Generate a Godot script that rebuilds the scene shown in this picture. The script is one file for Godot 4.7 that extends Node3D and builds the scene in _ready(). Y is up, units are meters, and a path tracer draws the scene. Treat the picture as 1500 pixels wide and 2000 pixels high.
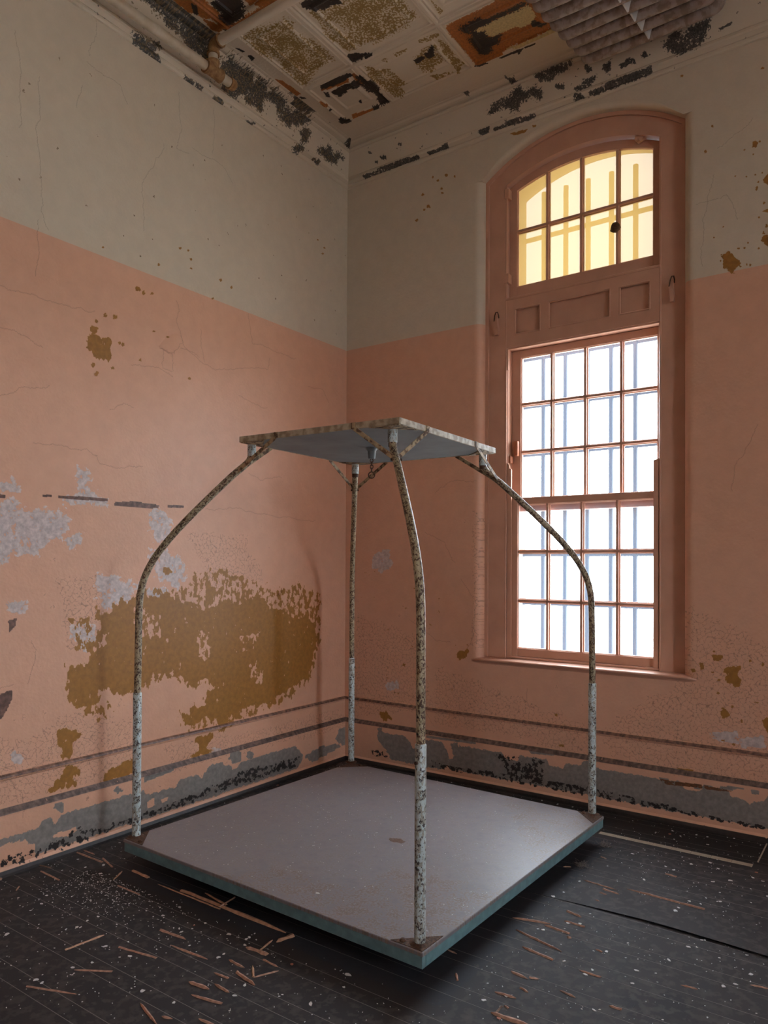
extends Node3D
# An abandoned ward corner: a four-post frame on a platform, a barred arched window, peeling paint, a pressed-metal ceiling.
# Left wall is the plane x = 0, the window wall the plane z = 0; metres, y up.

const ROOM_X := 7.6
const ROOM_Z := 6.0
const CEIL := 3.93
const EXPOSURE := 1.0
const SKY := 31.0
const L_OCHRE := [[1810,1031,1712,1031,1680,1080,1629,1050,1583,1121,1501,1085,1431,1100,1372,1056,1313,1066,1220,1026,1201,939,1179,987,1140,1029,1058,1047,937,1039,847,1052,754,1046,696,1003,556,954,342,914,301,868,291,749,340,681,361,567,531,517,592,486,652,520,671,468,786,444,878,472,932,441,1052,407,1135,446,1183,457,1276,428,1288,498,1215,511,1135,511,1128,572,1104,622,1185,642,1263,625,1309,682,1413,720,1497,716,1552,688,1578,635,1708,662,1758,684,1794,655,1805,613,1853,603,1910,635,1941,686,1940,758,1923,797,1878,803,1808,827,1759,855,1733,907,1773,964],[1164,1138,1122,1122,1121,1034,1170,1039],[1400,1217,1391,1204,1409,1206,1419,1193,1428,1204,1437,1211,1440,1223,1429,1230,1417,1230,1409,1227,1405,1222,1389,1217],[1912,999,1917,995,1917,983,1927,990,1934,992,1936,998,1941,1005,1936,1011,1928,1015,1921,1009,1916,1005,1915,1000],[1476,939,1482,934,1487,930,1497,916,1512,923,1506,938,1503,943,1502,949,1497,960,1483,959,1484,944,1471,939],[1976,529,1886,518,1872,487,1931,467,1942,407,1975,402,1953,451,1981,477],[1953,365,1885,356,1918,309,1872,269,1985,272,2028,298,1980,323],[1778,276,1742,311,1692,322,1621,331,1588,316,1601,257,1704,268,1784,265],[1222,362,1118,352,1166,306,1149,253,1290,262,1198,300],[1852,2255,1822,2270,1761,2263,1746,2221,1773,2174,1821,2168,1851,2207],[1822,2298,1817,2290,1822,2282,1831,2273,1835,2285,1844,2286,1845,2297,1841,2309,1829,2303,1823,2311,1813,2313,1817,2299],[1810,2337,1814,2333,1816,2328,1821,2328,1823,2331,1825,2332,1825,2335,1824,2337,1822,2344,1817,2343,1812,2342,1812,2337],[1765,2380,1765,2375,1769,2369,1776,2366,1782,2368,1780,2375,1782,2377,1778,2380,1776,2385,1770,2388,1771,2381,1769,2379],[1714,2384,1716,2379,1717,2372,1724,2373,1730,2371,1732,2376,1733,2381,1732,2388,1725,2393,1720,2387,1711,2391,1714,2384],[1828,2137,1826,2134,1829,2130,1834,2125,1837,2130,1837,2134,1844,2136,1836,2139,1834,2143,1828,2147,1825,2142,1825,2138],[1803,2104,1811,2100,1810,2093,1815,2093,1823,2089,1825,2096,1819,2102,1818,2106,1816,2110,1810,2113,1808,2107,1807,2103],[1589,2553,1591,2545,1600,2542,1606,2535,1610,2540,1610,2545,1615,2547,1612,2553,1606,2560,1598,2562,1593,2558,1590,2552],[1559,2545,1560,2539,1565,2533,1572,2529,1576,2534,1576,2538,1577,2541,1575,2544,1572,2548,1565,2553,1566,2545,1561,2544],[1511,2553,1516,2549,1519,2548,1522,2546,1524,2547,1530,2545,1526,2550,1525,2553,1523,2558,1517,2559,1514,2556,1511,2554],[1729,2146,1724,2143,1730,2140,1733,2141,1739,2138,1740,2142,1742,2146,1736,2147,1734,2151,1730,2151,1726,2151,1728,2147],[1675,2266,1672,2263,1677,2260,1681,2255,1685,2259,1687,2261,1688,2265,1685,2269,1681,2275,1675,2274,1673,2271,1674,2267],[1691,2271,1691,2267,1695,2263,1700,2260,1702,2265,1705,2266,1705,2269,1702,2272,1700,2274,1696,2275,1693,2274,1693,2271],[1349,2832,1348,2829,1351,2828,1353,2825,1358,2823,1360,2826,1362,2829,1358,2833,1354,2835,1350,2837,1346,2836,1345,2833],[1296,2841,1297,2837,1300,2835,1304,2831,1308,2832,1308,2835,1308,2837,1306,2839,1304,2842,1302,2841,1299,2841,1299,2839],[1279,2800,1279,2797,1281,2794,1285,2791,1289,2792,1289,2796,1293,2797,1290,2801,1285,2803,1281,2805,1278,2803,1280,2800],[1277,2754,1277,2751,1281,2748,1284,2749,1286,2749,1291,2748,1291,2751,1288,2755,1285,2757,1282,2755,1278,2757,1280,2753],[1079,2756,1078,2753,1083,2752,1086,2745,1088,2750,1095,2749,1094,2754,1092,2759,1086,2761,1079,2765,1078,2760,1075,2757],[1002,2743,1000,2739,1006,2737,1011,2731,1013,2737,1016,2737,1018,2740,1013,2743,1010,2745,1004,2751,1003,2746,1003,2743],[1475,2707,1478,2703,1481,2700,1485,2697,1489,2698,1488,2702,1487,2704,1488,2707,1485,2710,1480,2712,1480,2707,1476,2707],[1781,2682,1785,2680,1786,2678,1788,2676,1791,2676,1794,2676,1792,2680,1792,2683,1788,2684,1786,2684,1785,2683,1784,2682],[1130,2644,1136,2640,1138,2639,1140,2637,1145,2635,1146,2638,1145,2641,1144,2644,1140,2644,1137,2647,1132,2648,1133,2643],[1501,2373,1504,2371,1505,2368,1507,2368,1509,2369,1515,2367,1514,2371,1512,2375,1508,2375,1505,2376,1500,2377,1501,2373],[1420,2367,1421,2363,1428,2363,1430,2360,1433,2359,1434,2362,1434,2365,1433,2367,1430,2368,1428,2368,1422,2370,1419,2367],[1582,2215,1578,2212,1583,2209,1586,2211,1589,2211,1593,2211,1590,2214,1590,2217,1587,2219,1582,2224,1580,2219,1580,2216],[1281,2191,1282,2186,1287,2183,1291,2185,1297,2182,1297,2186,1299,2189,1296,2192,1292,2195,1287,2196,1283,2194,1284,2190],[239,3191,244,3187,245,3183,251,3177,254,3182,261,3181,262,3185,254,3189,251,3195,244,3196,236,3197,240,3191],[222,3234,223,3230,230,3227,234,3226,238,3225,242,3225,239,3229,241,3233,234,3234,229,3238,227,3235,225,3233],[284,3263,289,3258,292,3255,296,3254,301,3253,300,3256,303,3257,301,3261,297,3262,293,3263,290,3263,289,3261]]
const L_OCHRE_HOLE := [[1216,903,1152,892,1138,798,1162,744,1210,768],[927,857,790,860,799,809,917,814],[844,691,750,648,759,575,825,596],[1555,1012,1458,990,1471,886,1554,910],[1609,1043,1555,1041,1548,949,1608,965]]
const L_OCHRE_FUZZ := [[1609,1066,1502,1142,1329,1127,1175,1222,1009,1209,830,1168,697,1098,321,1103,252,953,272,718,360,523,551,450,786,418,1018,378,1291,403,1323,516,1168,541,1136,611,1294,644,1413,694,1552,654,1605,684],[1808,827,1878,866,1902,973,1810,1031,1712,1031,1629,1044,1627,865,1723,895,1745,680,1806,688],[696,1003,657,1070,474,1135,321,1044,253,1072,240,953,342,899],[1794,655,1887,605,1805,560,1756,530,1720,600],[1053,486,786,444,931,415]]
const L_LILAC := [[2261,1444,2204,1505,2174,1488,2144,1470,2051,1466,1964,1461,1946,1410,1996,1367,2049,1335,2070,1304,2142,1271,2182,1283,2259,1258],[1887,1666,1844,1662,1851,1574,1815,1547,1752,1547,1766,1516,1826,1499,1896,1507,1948,1522,1885,1550,1872,1604],[2224,1571,2185,1594,2162,1537,2223,1528],[1940,1369,1881,1384,1895,1337,1929,1310,1946,1338],[1526,1487,1435,1506,1398,1435,1433,1357,1476,1356,1493,1431],[1496,1315,1411,1307,1307,1246,1326,1174,1355,1121,1432,1170,1495,1205],[1781,1191,1713,1193,1626,1156,1622,1077,1687,1063,1761,1048,1789,1127],[1897,972,1821,978,1808,902,1890,862],[1617,1156,1431,1117,1409,1067,1556,1098],[2178,481,2141,474,2141,428,2171,432],[2211,1089,2128,1086,2137,1037,2179,1044],[771,804,635,807,574,746,713,745],[1717,305,1679,297,1679,269,1729,281],[1133,287,1067,280,1076,256,1141,264]]
const L_BROWN := [[2062,1538,2025,1539,2024,1531,2062,1528],[1992,1539,1897,1543,1754,1545,1754,1532,1897,1528,1992,1529],[1717,1530,1614,1542,1471,1534,1475,1518,1614,1513,1714,1515],[1418,1540,1318,1542,1321,1530,1418,1526],[2234,719,2215,729,2188,730,2190,692,2209,656,2233,621],[2243,1525,2221,1523,2223,1511,2242,1510],[2201,1016,2171,1024,2177,991,2196,971]]
const L_GRAY := [[2238,146,2170,153,2150,130,2135,164,2069,150,2048,167,1983,161,1917,174,1871,183,1825,160,1753,179,1688,176,1671,130,1641,120,1650,180,1600,179,1547,154,1478,158,1407,133,1349,164,1259,181,1212,156,1149,193,1100,202,1016,161,981,125,929,168,821,171,727,178,629,175,507,164,439,105,485,51,648,46,838,43,1048,42,1406,31,1545,31,1625,35,1799,34,1971,30,2098,30,2099,105,2140,117,2237,119],[426,99,267,128,103,111,74,87,334,51],[80,201,6,200,-12,104,54,98,120,144],[949,211,940,188,958,175,985,176,999,201,1024,215,1014,234,1012,258,982,236,961,248,947,229,943,210],[847,196,850,182,863,174,878,185,889,191,899,201,888,208,896,227,880,226,867,219,854,211,842,196],[1676,208,1682,202,1695,205,1705,197,1712,209,1727,216,1719,222,1716,229,1705,233,1697,220,1688,217,1688,211],[1978,211,1974,202,1976,187,1991,201,1998,208,2019,214,2010,224,2003,231,1993,236,1978,233,1976,218,1974,210],[1561,242,1479,246,1394,251,1391,232,1479,223,1561,216]]
const L_GRAY_HOLE := [[2021,99,1988,107,1950,101,1914,109,1910,89,1950,78,2010,90],[1540,118,1505,130,1502,91,1539,86],[1464,110,1421,113,1428,95,1456,91]]
const L_BLACK := [[2227,76,2169,77,2099,75,1971,66,1916,96,1776,61,1619,72,1491,71,1318,79,1049,105,929,123,464,110,464,61,928,64,1048,55,1546,46,1971,34,2227,38]]
const L_BOTTOM := [[2237,46,1971,44,1518,56,928,54,-21,28,-21,2,928,32,1518,33,1971,23,2236,27]]
const R_GRAY := [[286,238,331,186,450,223,524,160,576,115,617,199,718,222,781,163,748,47,618,34,429,48,364,79,309,147],[806,209,845,223,859,174,826,141],[793,114,855,140,874,193,1005,212,1078,207,1185,175,1306,212,1439,183,1598,208,1614,233,1644,201,1794,210,1867,208,1952,208,2048,198,2141,184,2245,205,2332,184,2381,160,2477,198,2477,53,2270,51,2075,57,1867,56,1645,58,1323,51,1079,64,794,46],[1289,246,1422,250,1439,237,1306,228],[637,236,968,243,968,230,637,221],[1966,213,2155,207,2332,231,2418,226,2418,209,2332,215,2155,189]]
const R_GRAY_HOLE := [[2326,224,2381,227,2393,176,2381,157,2372,178,2330,193],[2219,225,2257,221,2251,204,2222,212]]
const R_OCHRE := [[286,324,330,342,367,298,319,278],[2219,816,2260,829,2254,805,2226,800],[833,744,904,761,885,714,843,701],[1483,295,1486,290,1479,285,1470,288,1461,285,1459,289,1454,293,1464,296,1469,298,1474,297,1486,300,1480,294],[2061,268,2135,272,2126,256,2064,255],[467,638,465,634,465,626,457,632,452,631,445,633,451,638,450,644,456,646,460,642,469,644,468,638],[1443,450,1447,445,1442,441,1437,443,1434,444,1434,448,1429,451,1434,453,1437,456,1441,457,1446,455,1443,450],[2132,747,2136,742,2130,743,2127,740,2125,743,2123,744,2123,747,2122,753,2127,756,2130,752,2134,751,2135,747],[2174,771,2175,765,2174,757,2169,763,2167,764,2164,767,2167,772,2164,782,2169,782,2173,784,2176,778,2179,772],[2264,769,2292,776,2331,773,2327,761,2313,766,2306,746,2320,728,2338,736,2336,703,2327,683,2299,700,2278,717,2296,734,2285,748,2264,750],[2220,828,2256,833,2260,817,2228,801],[2160,786,2175,787,2179,758,2166,753],[2125,754,2136,757,2143,742,2129,738],[2229,844,2228,842,2225,841,2223,839,2223,842,2222,843,2218,845,2221,847,2223,850,2226,849,2228,847,2230,844],[2385,813,2384,809,2381,809,2378,806,2376,809,2376,811,2375,813,2376,816,2378,819,2382,819,2383,816,2385,813],[2439,801,2436,799,2436,795,2433,792,2430,793,2428,798,2431,802,2430,807,2433,811,2435,806,2439,806,2437,801],[2454,561,2430,544,2454,494],[2256,560,2271,585,2292,549,2264,533],[2249,651,2248,647,2244,647,2241,643,2239,647,2235,647,2239,651,2238,655,2242,654,2244,655,2245,653,2249,651],[2271,429,2271,427,2268,425,2265,425,2262,425,2256,426,2257,429,2259,432,2265,432,2269,434,2269,431,2270,429],[2315,418,2315,415,2313,412,2309,412,2308,414,2305,415,2303,418,2304,421,2308,423,2312,422,2316,422,2314,418],[2272,579,2271,576,2265,577,2263,576,2260,575,2259,577,2259,579,2259,582,2262,584,2266,583,2271,583,2269,579],[2310,593,2309,592,2307,590,2306,588,2302,588,2302,591,2300,594,2302,598,2305,599,2308,599,2308,595,2311,594],[2346,529,2348,525,2346,523,2344,525,2342,521,2343,527,2340,531,2342,535,2344,539,2346,536,2347,533,2348,530],[2415,626,2416,624,2411,622,2402,623,2398,623,2392,623,2397,625,2396,626,2401,627,2406,627,2409,626,2417,626],[2223,747,2225,745,2221,744,2217,742,2215,744,2212,745,2214,746,2212,749,2218,748,2222,749,2223,748,2226,747],[2252,712,2252,709,2247,708,2243,708,2240,708,2239,710,2240,712,2241,713,2242,717,2247,716,2252,716,2252,712],[2259,2723,2293,2739,2298,2719,2326,2683,2323,2665,2298,2639,2267,2671,2281,2693],[2434,3031,2456,3057,2456,3007],[2431,2889,2456,2895,2456,2877],[2428,2754,2436,2775,2456,2776,2456,2722],[2396,3228,2413,3211,2407,3194,2390,3200],[2412,3003,2411,3001,2411,2996,2407,2992,2404,2997,2405,3004,2404,3008,2406,3009,2408,3011,2411,3013,2412,3007,2414,3003],[2418,3029,2418,3027,2417,3026,2415,3025,2414,3028,2410,3029,2413,3031,2414,3032,2414,3036,2417,3033,2417,3030,2418,3029],[2425,3215,2424,3213,2422,3213,2420,3212,2418,3215,2416,3217,2418,3219,2418,3220,2420,3222,2422,3220,2423,3218,2423,3216],[2189,3244,2188,3240,2186,3239,2184,3237,2184,3242,2181,3244,2182,3248,2183,3251,2184,3251,2187,3254,2187,3247,2189,3244],[2220,3356,2218,3355,2217,3355,2216,3355,2214,3356,2212,3357,2213,3360,2215,3360,2216,3361,2217,3359,2220,3359,2220,3356],[2397,3165,2396,3164,2394,3164,2393,3163,2392,3164,2391,3166,2391,3168,2392,3168,2394,3168,2395,3168,2396,3167,2397,3165],[2360,3198,2358,3196,2357,3196,2355,3195,2354,3197,2353,3199,2354,3200,2354,3202,2356,3201,2358,3203,2357,3200,2357,3199],[2367,3069,2368,3066,2365,3067,2364,3068,2363,3069,2363,3070,2361,3072,2362,3073,2363,3074,2365,3072,2367,3071,2366,3070],[2404,3068,2405,3065,2403,3065,2401,3066,2399,3066,2399,3069,2400,3070,2400,3072,2401,3072,2403,3072,2404,3070,2405,3068],[2321,3086,2320,3085,2318,3085,2317,3083,2316,3085,2314,3087,2314,3089,2316,3090,2317,3089,2319,3090,2319,3088,2320,3086],[2435,3067,2433,3065,2432,3064,2431,3065,2429,3066,2428,3068,2428,3070,2430,3070,2431,3070,2433,3072,2433,3069,2434,3067],[2422,2864,2421,2862,2419,2860,2417,2862,2415,2862,2414,2865,2414,2867,2416,2869,2417,2869,2419,2869,2420,2866,2421,2864],[2441,2925,2441,2923,2440,2923,2438,2919,2436,2923,2436,2926,2434,2929,2437,2929,2438,2932,2441,2930,2442,2927,2445,2924],[2441,2786,2441,2781,2438,2782,2436,2782,2433,2782,2432,2786,2434,2789,2435,2790,2436,2796,2438,2792,2438,2789,2441,2786],[2453,2815,2454,2810,2451,2811,2449,2810,2446,2808,2445,2815,2446,2819,2446,2826,2449,2826,2451,2821,2452,2819,2455,2815],[2268,2860,2267,2858,2266,2858,2264,2857,2263,2859,2261,2860,2262,2862,2263,2862,2264,2864,2266,2863,2266,2861,2266,2860],[2227,2818,2227,2816,2225,2817,2223,2816,2222,2817,2222,2819,2220,2821,2222,2822,2223,2824,2225,2822,2226,2820,2226,2818],[2335,2741,2335,2738,2332,2738,2331,2738,2328,2739,2327,2741,2327,2744,2328,2746,2331,2744,2332,2744,2335,2744,2336,2741],[2362,2737,2360,2736,2358,2735,2356,2733,2354,2736,2354,2738,2354,2740,2355,2742,2357,2741,2358,2741,2360,2740,2361,2738],[2375,2756,2374,2755,2372,2755,2371,2753,2370,2756,2368,2757,2369,2758,2369,2759,2370,2762,2372,2760,2374,2759,2373,2757],[2419,2720,2419,2719,2418,2716,2416,2717,2414,2718,2413,2721,2415,2722,2414,2725,2416,2725,2418,2724,2419,2722,2419,2720],[2343,2653,2342,2652,2340,2652,2339,2650,2337,2651,2337,2654,2336,2656,2336,2659,2339,2658,2340,2656,2344,2656,2343,2653],[2368,2657,2369,2653,2367,2653,2366,2654,2365,2656,2363,2657,2365,2659,2364,2663,2366,2660,2367,2662,2367,2659,2369,2657],[2382,2651,2384,2648,2382,2647,2381,2646,2379,2648,2379,2651,2379,2654,2379,2657,2381,2657,2383,2657,2383,2654,2385,2651],[2257,2700,2255,2699,2254,2699,2253,2697,2252,2700,2250,2700,2250,2702,2251,2705,2253,2704,2254,2703,2255,2702,2255,2700],[2260,2727,2259,2727,2258,2725,2257,2726,2256,2727,2254,2728,2253,2730,2255,2732,2257,2731,2258,2731,2260,2729,2261,2727],[1159,3676,1226,3670,1261,3666,1252,3653,1191,3652],[1315,3664,1311,3663,1307,3663,1302,3662,1295,3665,1295,3669,1293,3673,1293,3678,1303,3673,1310,3673,1314,3668,1313,3664],[658,3580,655,3579,654,3575,650,3574,648,3580,643,3583,647,3584,648,3586,650,3590,654,3587,655,3583,657,3581],[751,3564,755,3558,750,3556,744,3555,739,3561,734,3567,735,3572,739,3574,744,3574,748,3570,751,3567,756,3563],[807,3539,805,3538,805,3532,800,3536,799,3539,797,3541,797,3543,798,3545,800,3548,804,3546,805,3542,806,3539],[695,3548,695,3545,691,3544,687,3544,681,3546,678,3551,679,3555,683,3556,687,3557,691,3556,693,3552,692,3549],[590,3494,590,3489,583,3491,578,3488,572,3492,569,3498,575,3500,576,3502,578,3506,583,3504,584,3499,593,3494],[718,3493,720,3488,715,3488,711,3489,706,3490,702,3495,708,3496,706,3502,711,3502,715,3499,717,3496,719,3492],[630,3409,635,3401,624,3405,620,3406,613,3405,611,3412,609,3418,613,3422,619,3424,624,3416,632,3415,630,3409],[599,3400,596,3398,595,3394,589,3394,585,3399,585,3403,584,3406,586,3408,590,3407,592,3405,597,3405,597,3401],[540,3349,543,3343,539,3341,533,3343,531,3348,526,3350,525,3355,530,3355,533,3357,540,3360,546,3354,547,3347],[725,3464,726,3460,720,3463,717,3461,713,3462,713,3467,709,3472,712,3474,717,3472,720,3469,725,3468,724,3465],[2192,3244,2190,3241,2189,3238,2186,3243,2183,3243,2180,3245,2180,3249,2182,3252,2186,3249,2188,3249,2190,3247,2191,3244],[2218,3357,2221,3352,2218,3351,2215,3353,2214,3356,2213,3358,2214,3359,2213,3363,2215,3364,2218,3362,2220,3359,2220,3356],[2083,3650,2081,3648,2079,3647,2076,3650,2072,3648,2074,3653,2071,3656,2073,3659,2076,3657,2079,3657,2083,3654,2083,3650],[2442,3550,2437,3550,2436,3548,2433,3550,2428,3551,2425,3555,2428,3557,2430,3557,2432,3561,2435,3556,2438,3554,2443,3550]]
const R_LILAC := [[2206,460,2323,482,2339,418,2219,428],[324,509,409,539,422,492,340,462],[2332,447,2430,474,2441,422,2345,408],[218,1306,325,1348,364,1258,286,1187,227,1226]]
const R_BLACK := [[678,96,778,77,1079,93,1323,101,1614,105,1867,92,2075,81,2270,71,2477,73,2477,57,2270,55,2075,57,1867,60,1614,57,1323,51,1079,60,679,53],[1150,153,1356,201,1390,66,1186,62],[231,85,320,98,364,65,254,52],[1765,88,1881,94,1881,65,1765,55],[1042,201,1114,199,1255,201,1150,153],[1520,89,1795,93,1795,71,1520,58]]
const R_RUST := [[1972,208,2052,206,2157,212,2259,210,2306,204,2246,196,2122,193,2016,185]]
const R_BOTTOM := [[47,20,618,9,1079,24,1645,21,2075,21,2477,10,2477,36,2075,43,1645,43,1079,47,618,31,47,39]]
const LC_GRAY := [[1668,3891,1614,3890,1572,3893,1522,3882,1486,3869,1434,3864,1374,3851,1327,3834,1280,3837,1207,3840,1208,3929,1289,3938,1336,3941,1398,3941,1472,3955,1523,3959,1573,3963],[1140,3865,1089,3923,1054,3926,1010,3925,1019,3900,955,3908,928,3889,843,3908,804,3887,735,3909,685,3922,654,3881,674,3842,735,3853,833,3858,813,3786,851,3766,908,3771,936,3797,955,3834,1017,3748,1070,3740,1105,3741,1088,3816],[685,3936,634,3949,560,3951,428,3948,494,3918,581,3911],[643,3872,538,3911,450,3926,483,3880,653,3796,674,3814],[1639,3729,1571,3747,1500,3762,1528,3730,1499,3693,1513,3667,1556,3685,1612,3682,1639,3695],[1535,3688,1499,3693,1477,3670,1418,3670,1477,3658,1534,3667],[1345,3700,1286,3701,1270,3685,1310,3664],[1262,3705,1230,3706,1238,3671,1262,3683],[1151,3700,1104,3709,1074,3682,1121,3674],[907,3697,851,3705,869,3682,907,3677],[327,3798,300,3823,277,3811,221,3847,188,3836,97,3852,114,3832,155,3820,151,3770,180,3783,228,3772,276,3765],[497,3826,453,3853,408,3859,438,3818,467,3757,496,3704,540,3716,489,3747,475,3803],[356,3935,317,3949,286,3942,332,3929],[161,3943,90,3956,30,3947,98,3905,131,3931],[342,3670,299,3679,215,3675,251,3664,338,3664],[347,3730,350,3722,359,3720,363,3712,367,3715,370,3718,369,3723,367,3727,363,3730,358,3732,357,3729,353,3728],[317,3724,314,3715,324,3713,328,3704,331,3710,334,3713,340,3718,334,3727,329,3735,321,3739,318,3731,313,3726]]
const RC_GRAY := [[1039,3816,1085,3854,1192,3856,1227,3876,1295,3866,1312,3836,1366,3812,1355,3789,1313,3796,1261,3799,1192,3791,1085,3796],[975,3740,1040,3738,1031,3716,985,3723],[1067,3725,1157,3731,1227,3731,1313,3723,1313,3705,1227,3706,1121,3710,1076,3712],[624,3730,764,3733,761,3712,634,3713],[146,3729,260,3737,370,3739,562,3736,566,3714,435,3710,305,3709,158,3717],[1621,3731,1712,3734,1801,3738,1931,3735,1934,3710,1845,3710,1742,3704,1652,3709,1621,3720],[1338,3902,1396,3900,1478,3900,1518,3908,1542,3891,1478,3869,1413,3858,1346,3887],[1542,3775,1605,3797,1651,3792,1636,3763,1574,3751],[1697,3831,1727,3834,1735,3793,1697,3808],[1779,3813,1845,3817,1852,3785,1801,3786],[2000,3828,2055,3848,2082,3816,2135,3843,2201,3851,2216,3823,2188,3794,2135,3752,2082,3748,2028,3788],[2252,3799,2305,3804,2302,3794,2258,3789],[334,3787,322,3784,313,3786,306,3783,299,3790,285,3797,283,3808,302,3803,306,3808,314,3802,323,3798,319,3792],[449,3828,445,3826,444,3821,438,3826,430,3825,423,3832,424,3840,431,3841,438,3837,445,3840,449,3833,447,3828],[226,3845,225,3840,217,3842,212,3839,208,3845,201,3850,203,3855,205,3860,213,3856,219,3857,221,3850,224,3846],[259,3783,256,3780,253,3777,247,3780,242,3783,237,3787,243,3790,241,3795,247,3794,253,3793,258,3789,255,3785],[1240,3900,1222,3903,1217,3900,1205,3898,1199,3910,1192,3915,1179,3927,1196,3923,1206,3923,1216,3916,1227,3910,1231,3903],[1488,3798,1476,3797,1473,3789,1460,3798,1455,3805,1443,3811,1444,3818,1447,3825,1459,3821,1471,3818,1477,3809,1485,3799],[1634,3840,1632,3830,1626,3825,1618,3821,1612,3834,1611,3845,1605,3857,1607,3870,1619,3858,1625,3857,1631,3850,1629,3842],[1580,3718,1576,3712,1565,3714,1555,3712,1543,3720,1537,3730,1539,3737,1542,3744,1555,3741,1567,3736,1572,3727,1583,3717],[954,3923,945,3922,939,3919,926,3928,915,3931,907,3937,901,3944,910,3946,925,3940,936,3936,943,3930,943,3927],[1919,3802,1923,3794,1917,3791,1907,3793,1897,3800,1891,3809,1896,3815,1903,3815,1907,3819,1915,3814,1916,3807,1931,3798]]
const C_OCHRE_FUZZ := [[432,1052,450,980,481,899,477,840,491,767,452,742,353,772,321,712,252,690,220,755,236,839,259,928,335,1048],[595,617,631,579,636,508,657,324,617,292,591,310,583,433,568,542],[643,544,692,537,684,405,721,366,651,371],[931,611,986,620,1047,601,1038,579,949,587],[1022,560,1052,527,1034,454,1031,393,1046,330,990,290,997,391,1004,487],[928,553,990,546,965,464,962,402,862,378,830,480],[776,608,858,601,846,584,776,582],[702,614,732,594,717,579,694,590],[844,350,989,304,863,309],[612,1144,807,1078,1020,930,991,823,995,747,818,731,694,753,671,785,675,970],[625,1092,646,1020,646,753,598,753,580,912],[1131,812,1145,717,1118,706],[225,1153,434,1131,500,1106,473,1085,451,996,353,759,300,748,243,775,255,875,214,1064],[411,826,475,792,439,759],[607,1091,641,1076,638,980,618,964]]
const C_RUST := [[1107,624,1255,640,1377,627,1462,664,1602,566,1534,403,1557,297,1427,293,1290,306,1181,280,1100,292,1102,437],[297,617,459,591,449,569,321,581,274,590],[498,607,522,597,501,485,480,500],[282,318,353,313,427,304,417,290,351,292,267,291],[208,528,227,484,215,461,194,486],[128,811,151,776,155,636,131,633,109,747],[156,1544,228,1494,223,1424,232,1331,212,1265,322,1230,432,1231,514,1240,538,1224,304,1212,195,1216,183,1255,188,1323,151,1407,124,1445],[150,1344,169,1306,171,1243,151,1234,130,1271],[437,1237,567,1222,593,1241,522,1290,425,1274],[416,1345,492,1292,410,1275]]
const C_CREAM := [[1198,515,1274,523,1396,528,1482,526,1504,468,1467,405,1383,417,1277,428,1207,453],[1274,317,1391,302,1534,312,1544,290,1358,275]]
const C_BLACK := [[1159,588,1277,567,1360,553,1485,552,1486,534,1396,528,1301,535,1217,532,1210,499,1218,454,1287,406,1253,381,1177,334,1153,351,1185,492,1177,545],[1472,416,1522,352,1489,344,1462,393],[612,1144,728,1119,786,1052,764,1038,713,1060,676,1057,611,1102],[581,739,615,727,641,697,616,680,566,680],[653,698,699,686,689,673,638,670],[1090,294,1170,256,1097,264],[1218,268,1323,266,1352,260,1316,229,1320,248,1223,255],[1363,264,1423,260,1414,250,1363,252],[300,629,419,631,495,619,494,593,389,581,283,597],[314,561,414,564,498,548,482,503,390,508,328,492,319,543],[525,585,536,549,558,464,535,379,529,300,424,279,440,315,492,318,508,382,499,448,502,503],[204,343,232,307,251,281,231,266,173,272,181,309],[582,736,647,697,622,676,574,697],[646,685,700,686,682,673,643,668],[274,574,301,570,275,514,263,537],[978,554,971,522,947,476,913,475,917,522,940,519],[842,511,892,509,895,487,842,472],[138,624,161,585,131,598],[404,386,400,380,394,381,393,386,391,387,389,392,393,400,399,401,406,404,410,400,404,392,402,388],[219,429,214,425,208,426,201,427,197,432,204,437,205,442,210,440,214,442,215,438,222,435,218,430],[278,1404,334,1393,397,1358,382,1313,355,1294,324,1248,256,1240,225,1277,254,1335,255,1383],[178,1445,186,1421,152,1377,140,1390],[141,1036,157,1025,153,998,128,992],[128,1112,141,1098,150,1063,136,1067],[176,1244,200,1217,182,1213],[608,1137,643,1141,691,1117,690,1061,603,1122]]
const L_CRACK := [[2251,2364,2193,2358,2112,2371,2049,2359,1905,2372,1823,2380],[2249,2196,2191,2197,2131,2178,2068,2154],[2095,2689,2099,2627,2091,2530,2103,2446],[1372,2562,1357,2519,1374,2454,1333,2363,1280,2321,1201,2284],[1471,2299,1399,2290,1333,2357,1349,2395],[1348,2329,1280,2327,1225,2310],[1201,2284,1120,2271,949,2315,728,2357,709,2430],[881,2635,865,2553,852,2476,767,2487,650,2471,486,2481],[1450,2293,1456,2209,1398,2198],[1399,2305,1395,2199],[1633,2181,1567,2190,1456,2197,1391,2176],[2247,1918,2169,1967,2035,2002],[377,2332,241,2341,182,2265],[1218,2459,1210,2363,1193,2292],[948,2165,839,2146,726,2139],[1746,1948,1670,1994,1618,1981],[2106,1751,1978,1759,1922,1745,1864,1758,1805,1734],[1817,1732,1792,1697,1667,1695,1562,1712],[2108,927,2086,865,2116,750],[2234,746,2176,757],[2231,425,2173,427,2158,472],[1178,1532,1012,1555,759,1532,302,1522],[2102,392,2029,436,1987,498],[2192,373,2172,330,2142,303,2151,208],[872,1750,760,1721,604,1750],[2094,3290,2093,3107,2109,3067,2083,2733,2048,2659],[1877,3478,1800,3463,1706,3467,1664,3393],[1573,2837,1583,3054,1532,3150,1459,3309],[1368,3610,1350,3438,1381,3320,1300,3332],[1284,3372,1148,3375,1058,3361,1003,3302],[1828,3714,1864,3508],[2200,3422,2177,3287,2180,3032],[1142,3648,1148,3402],[1924,3248,1900,3362]]
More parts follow.
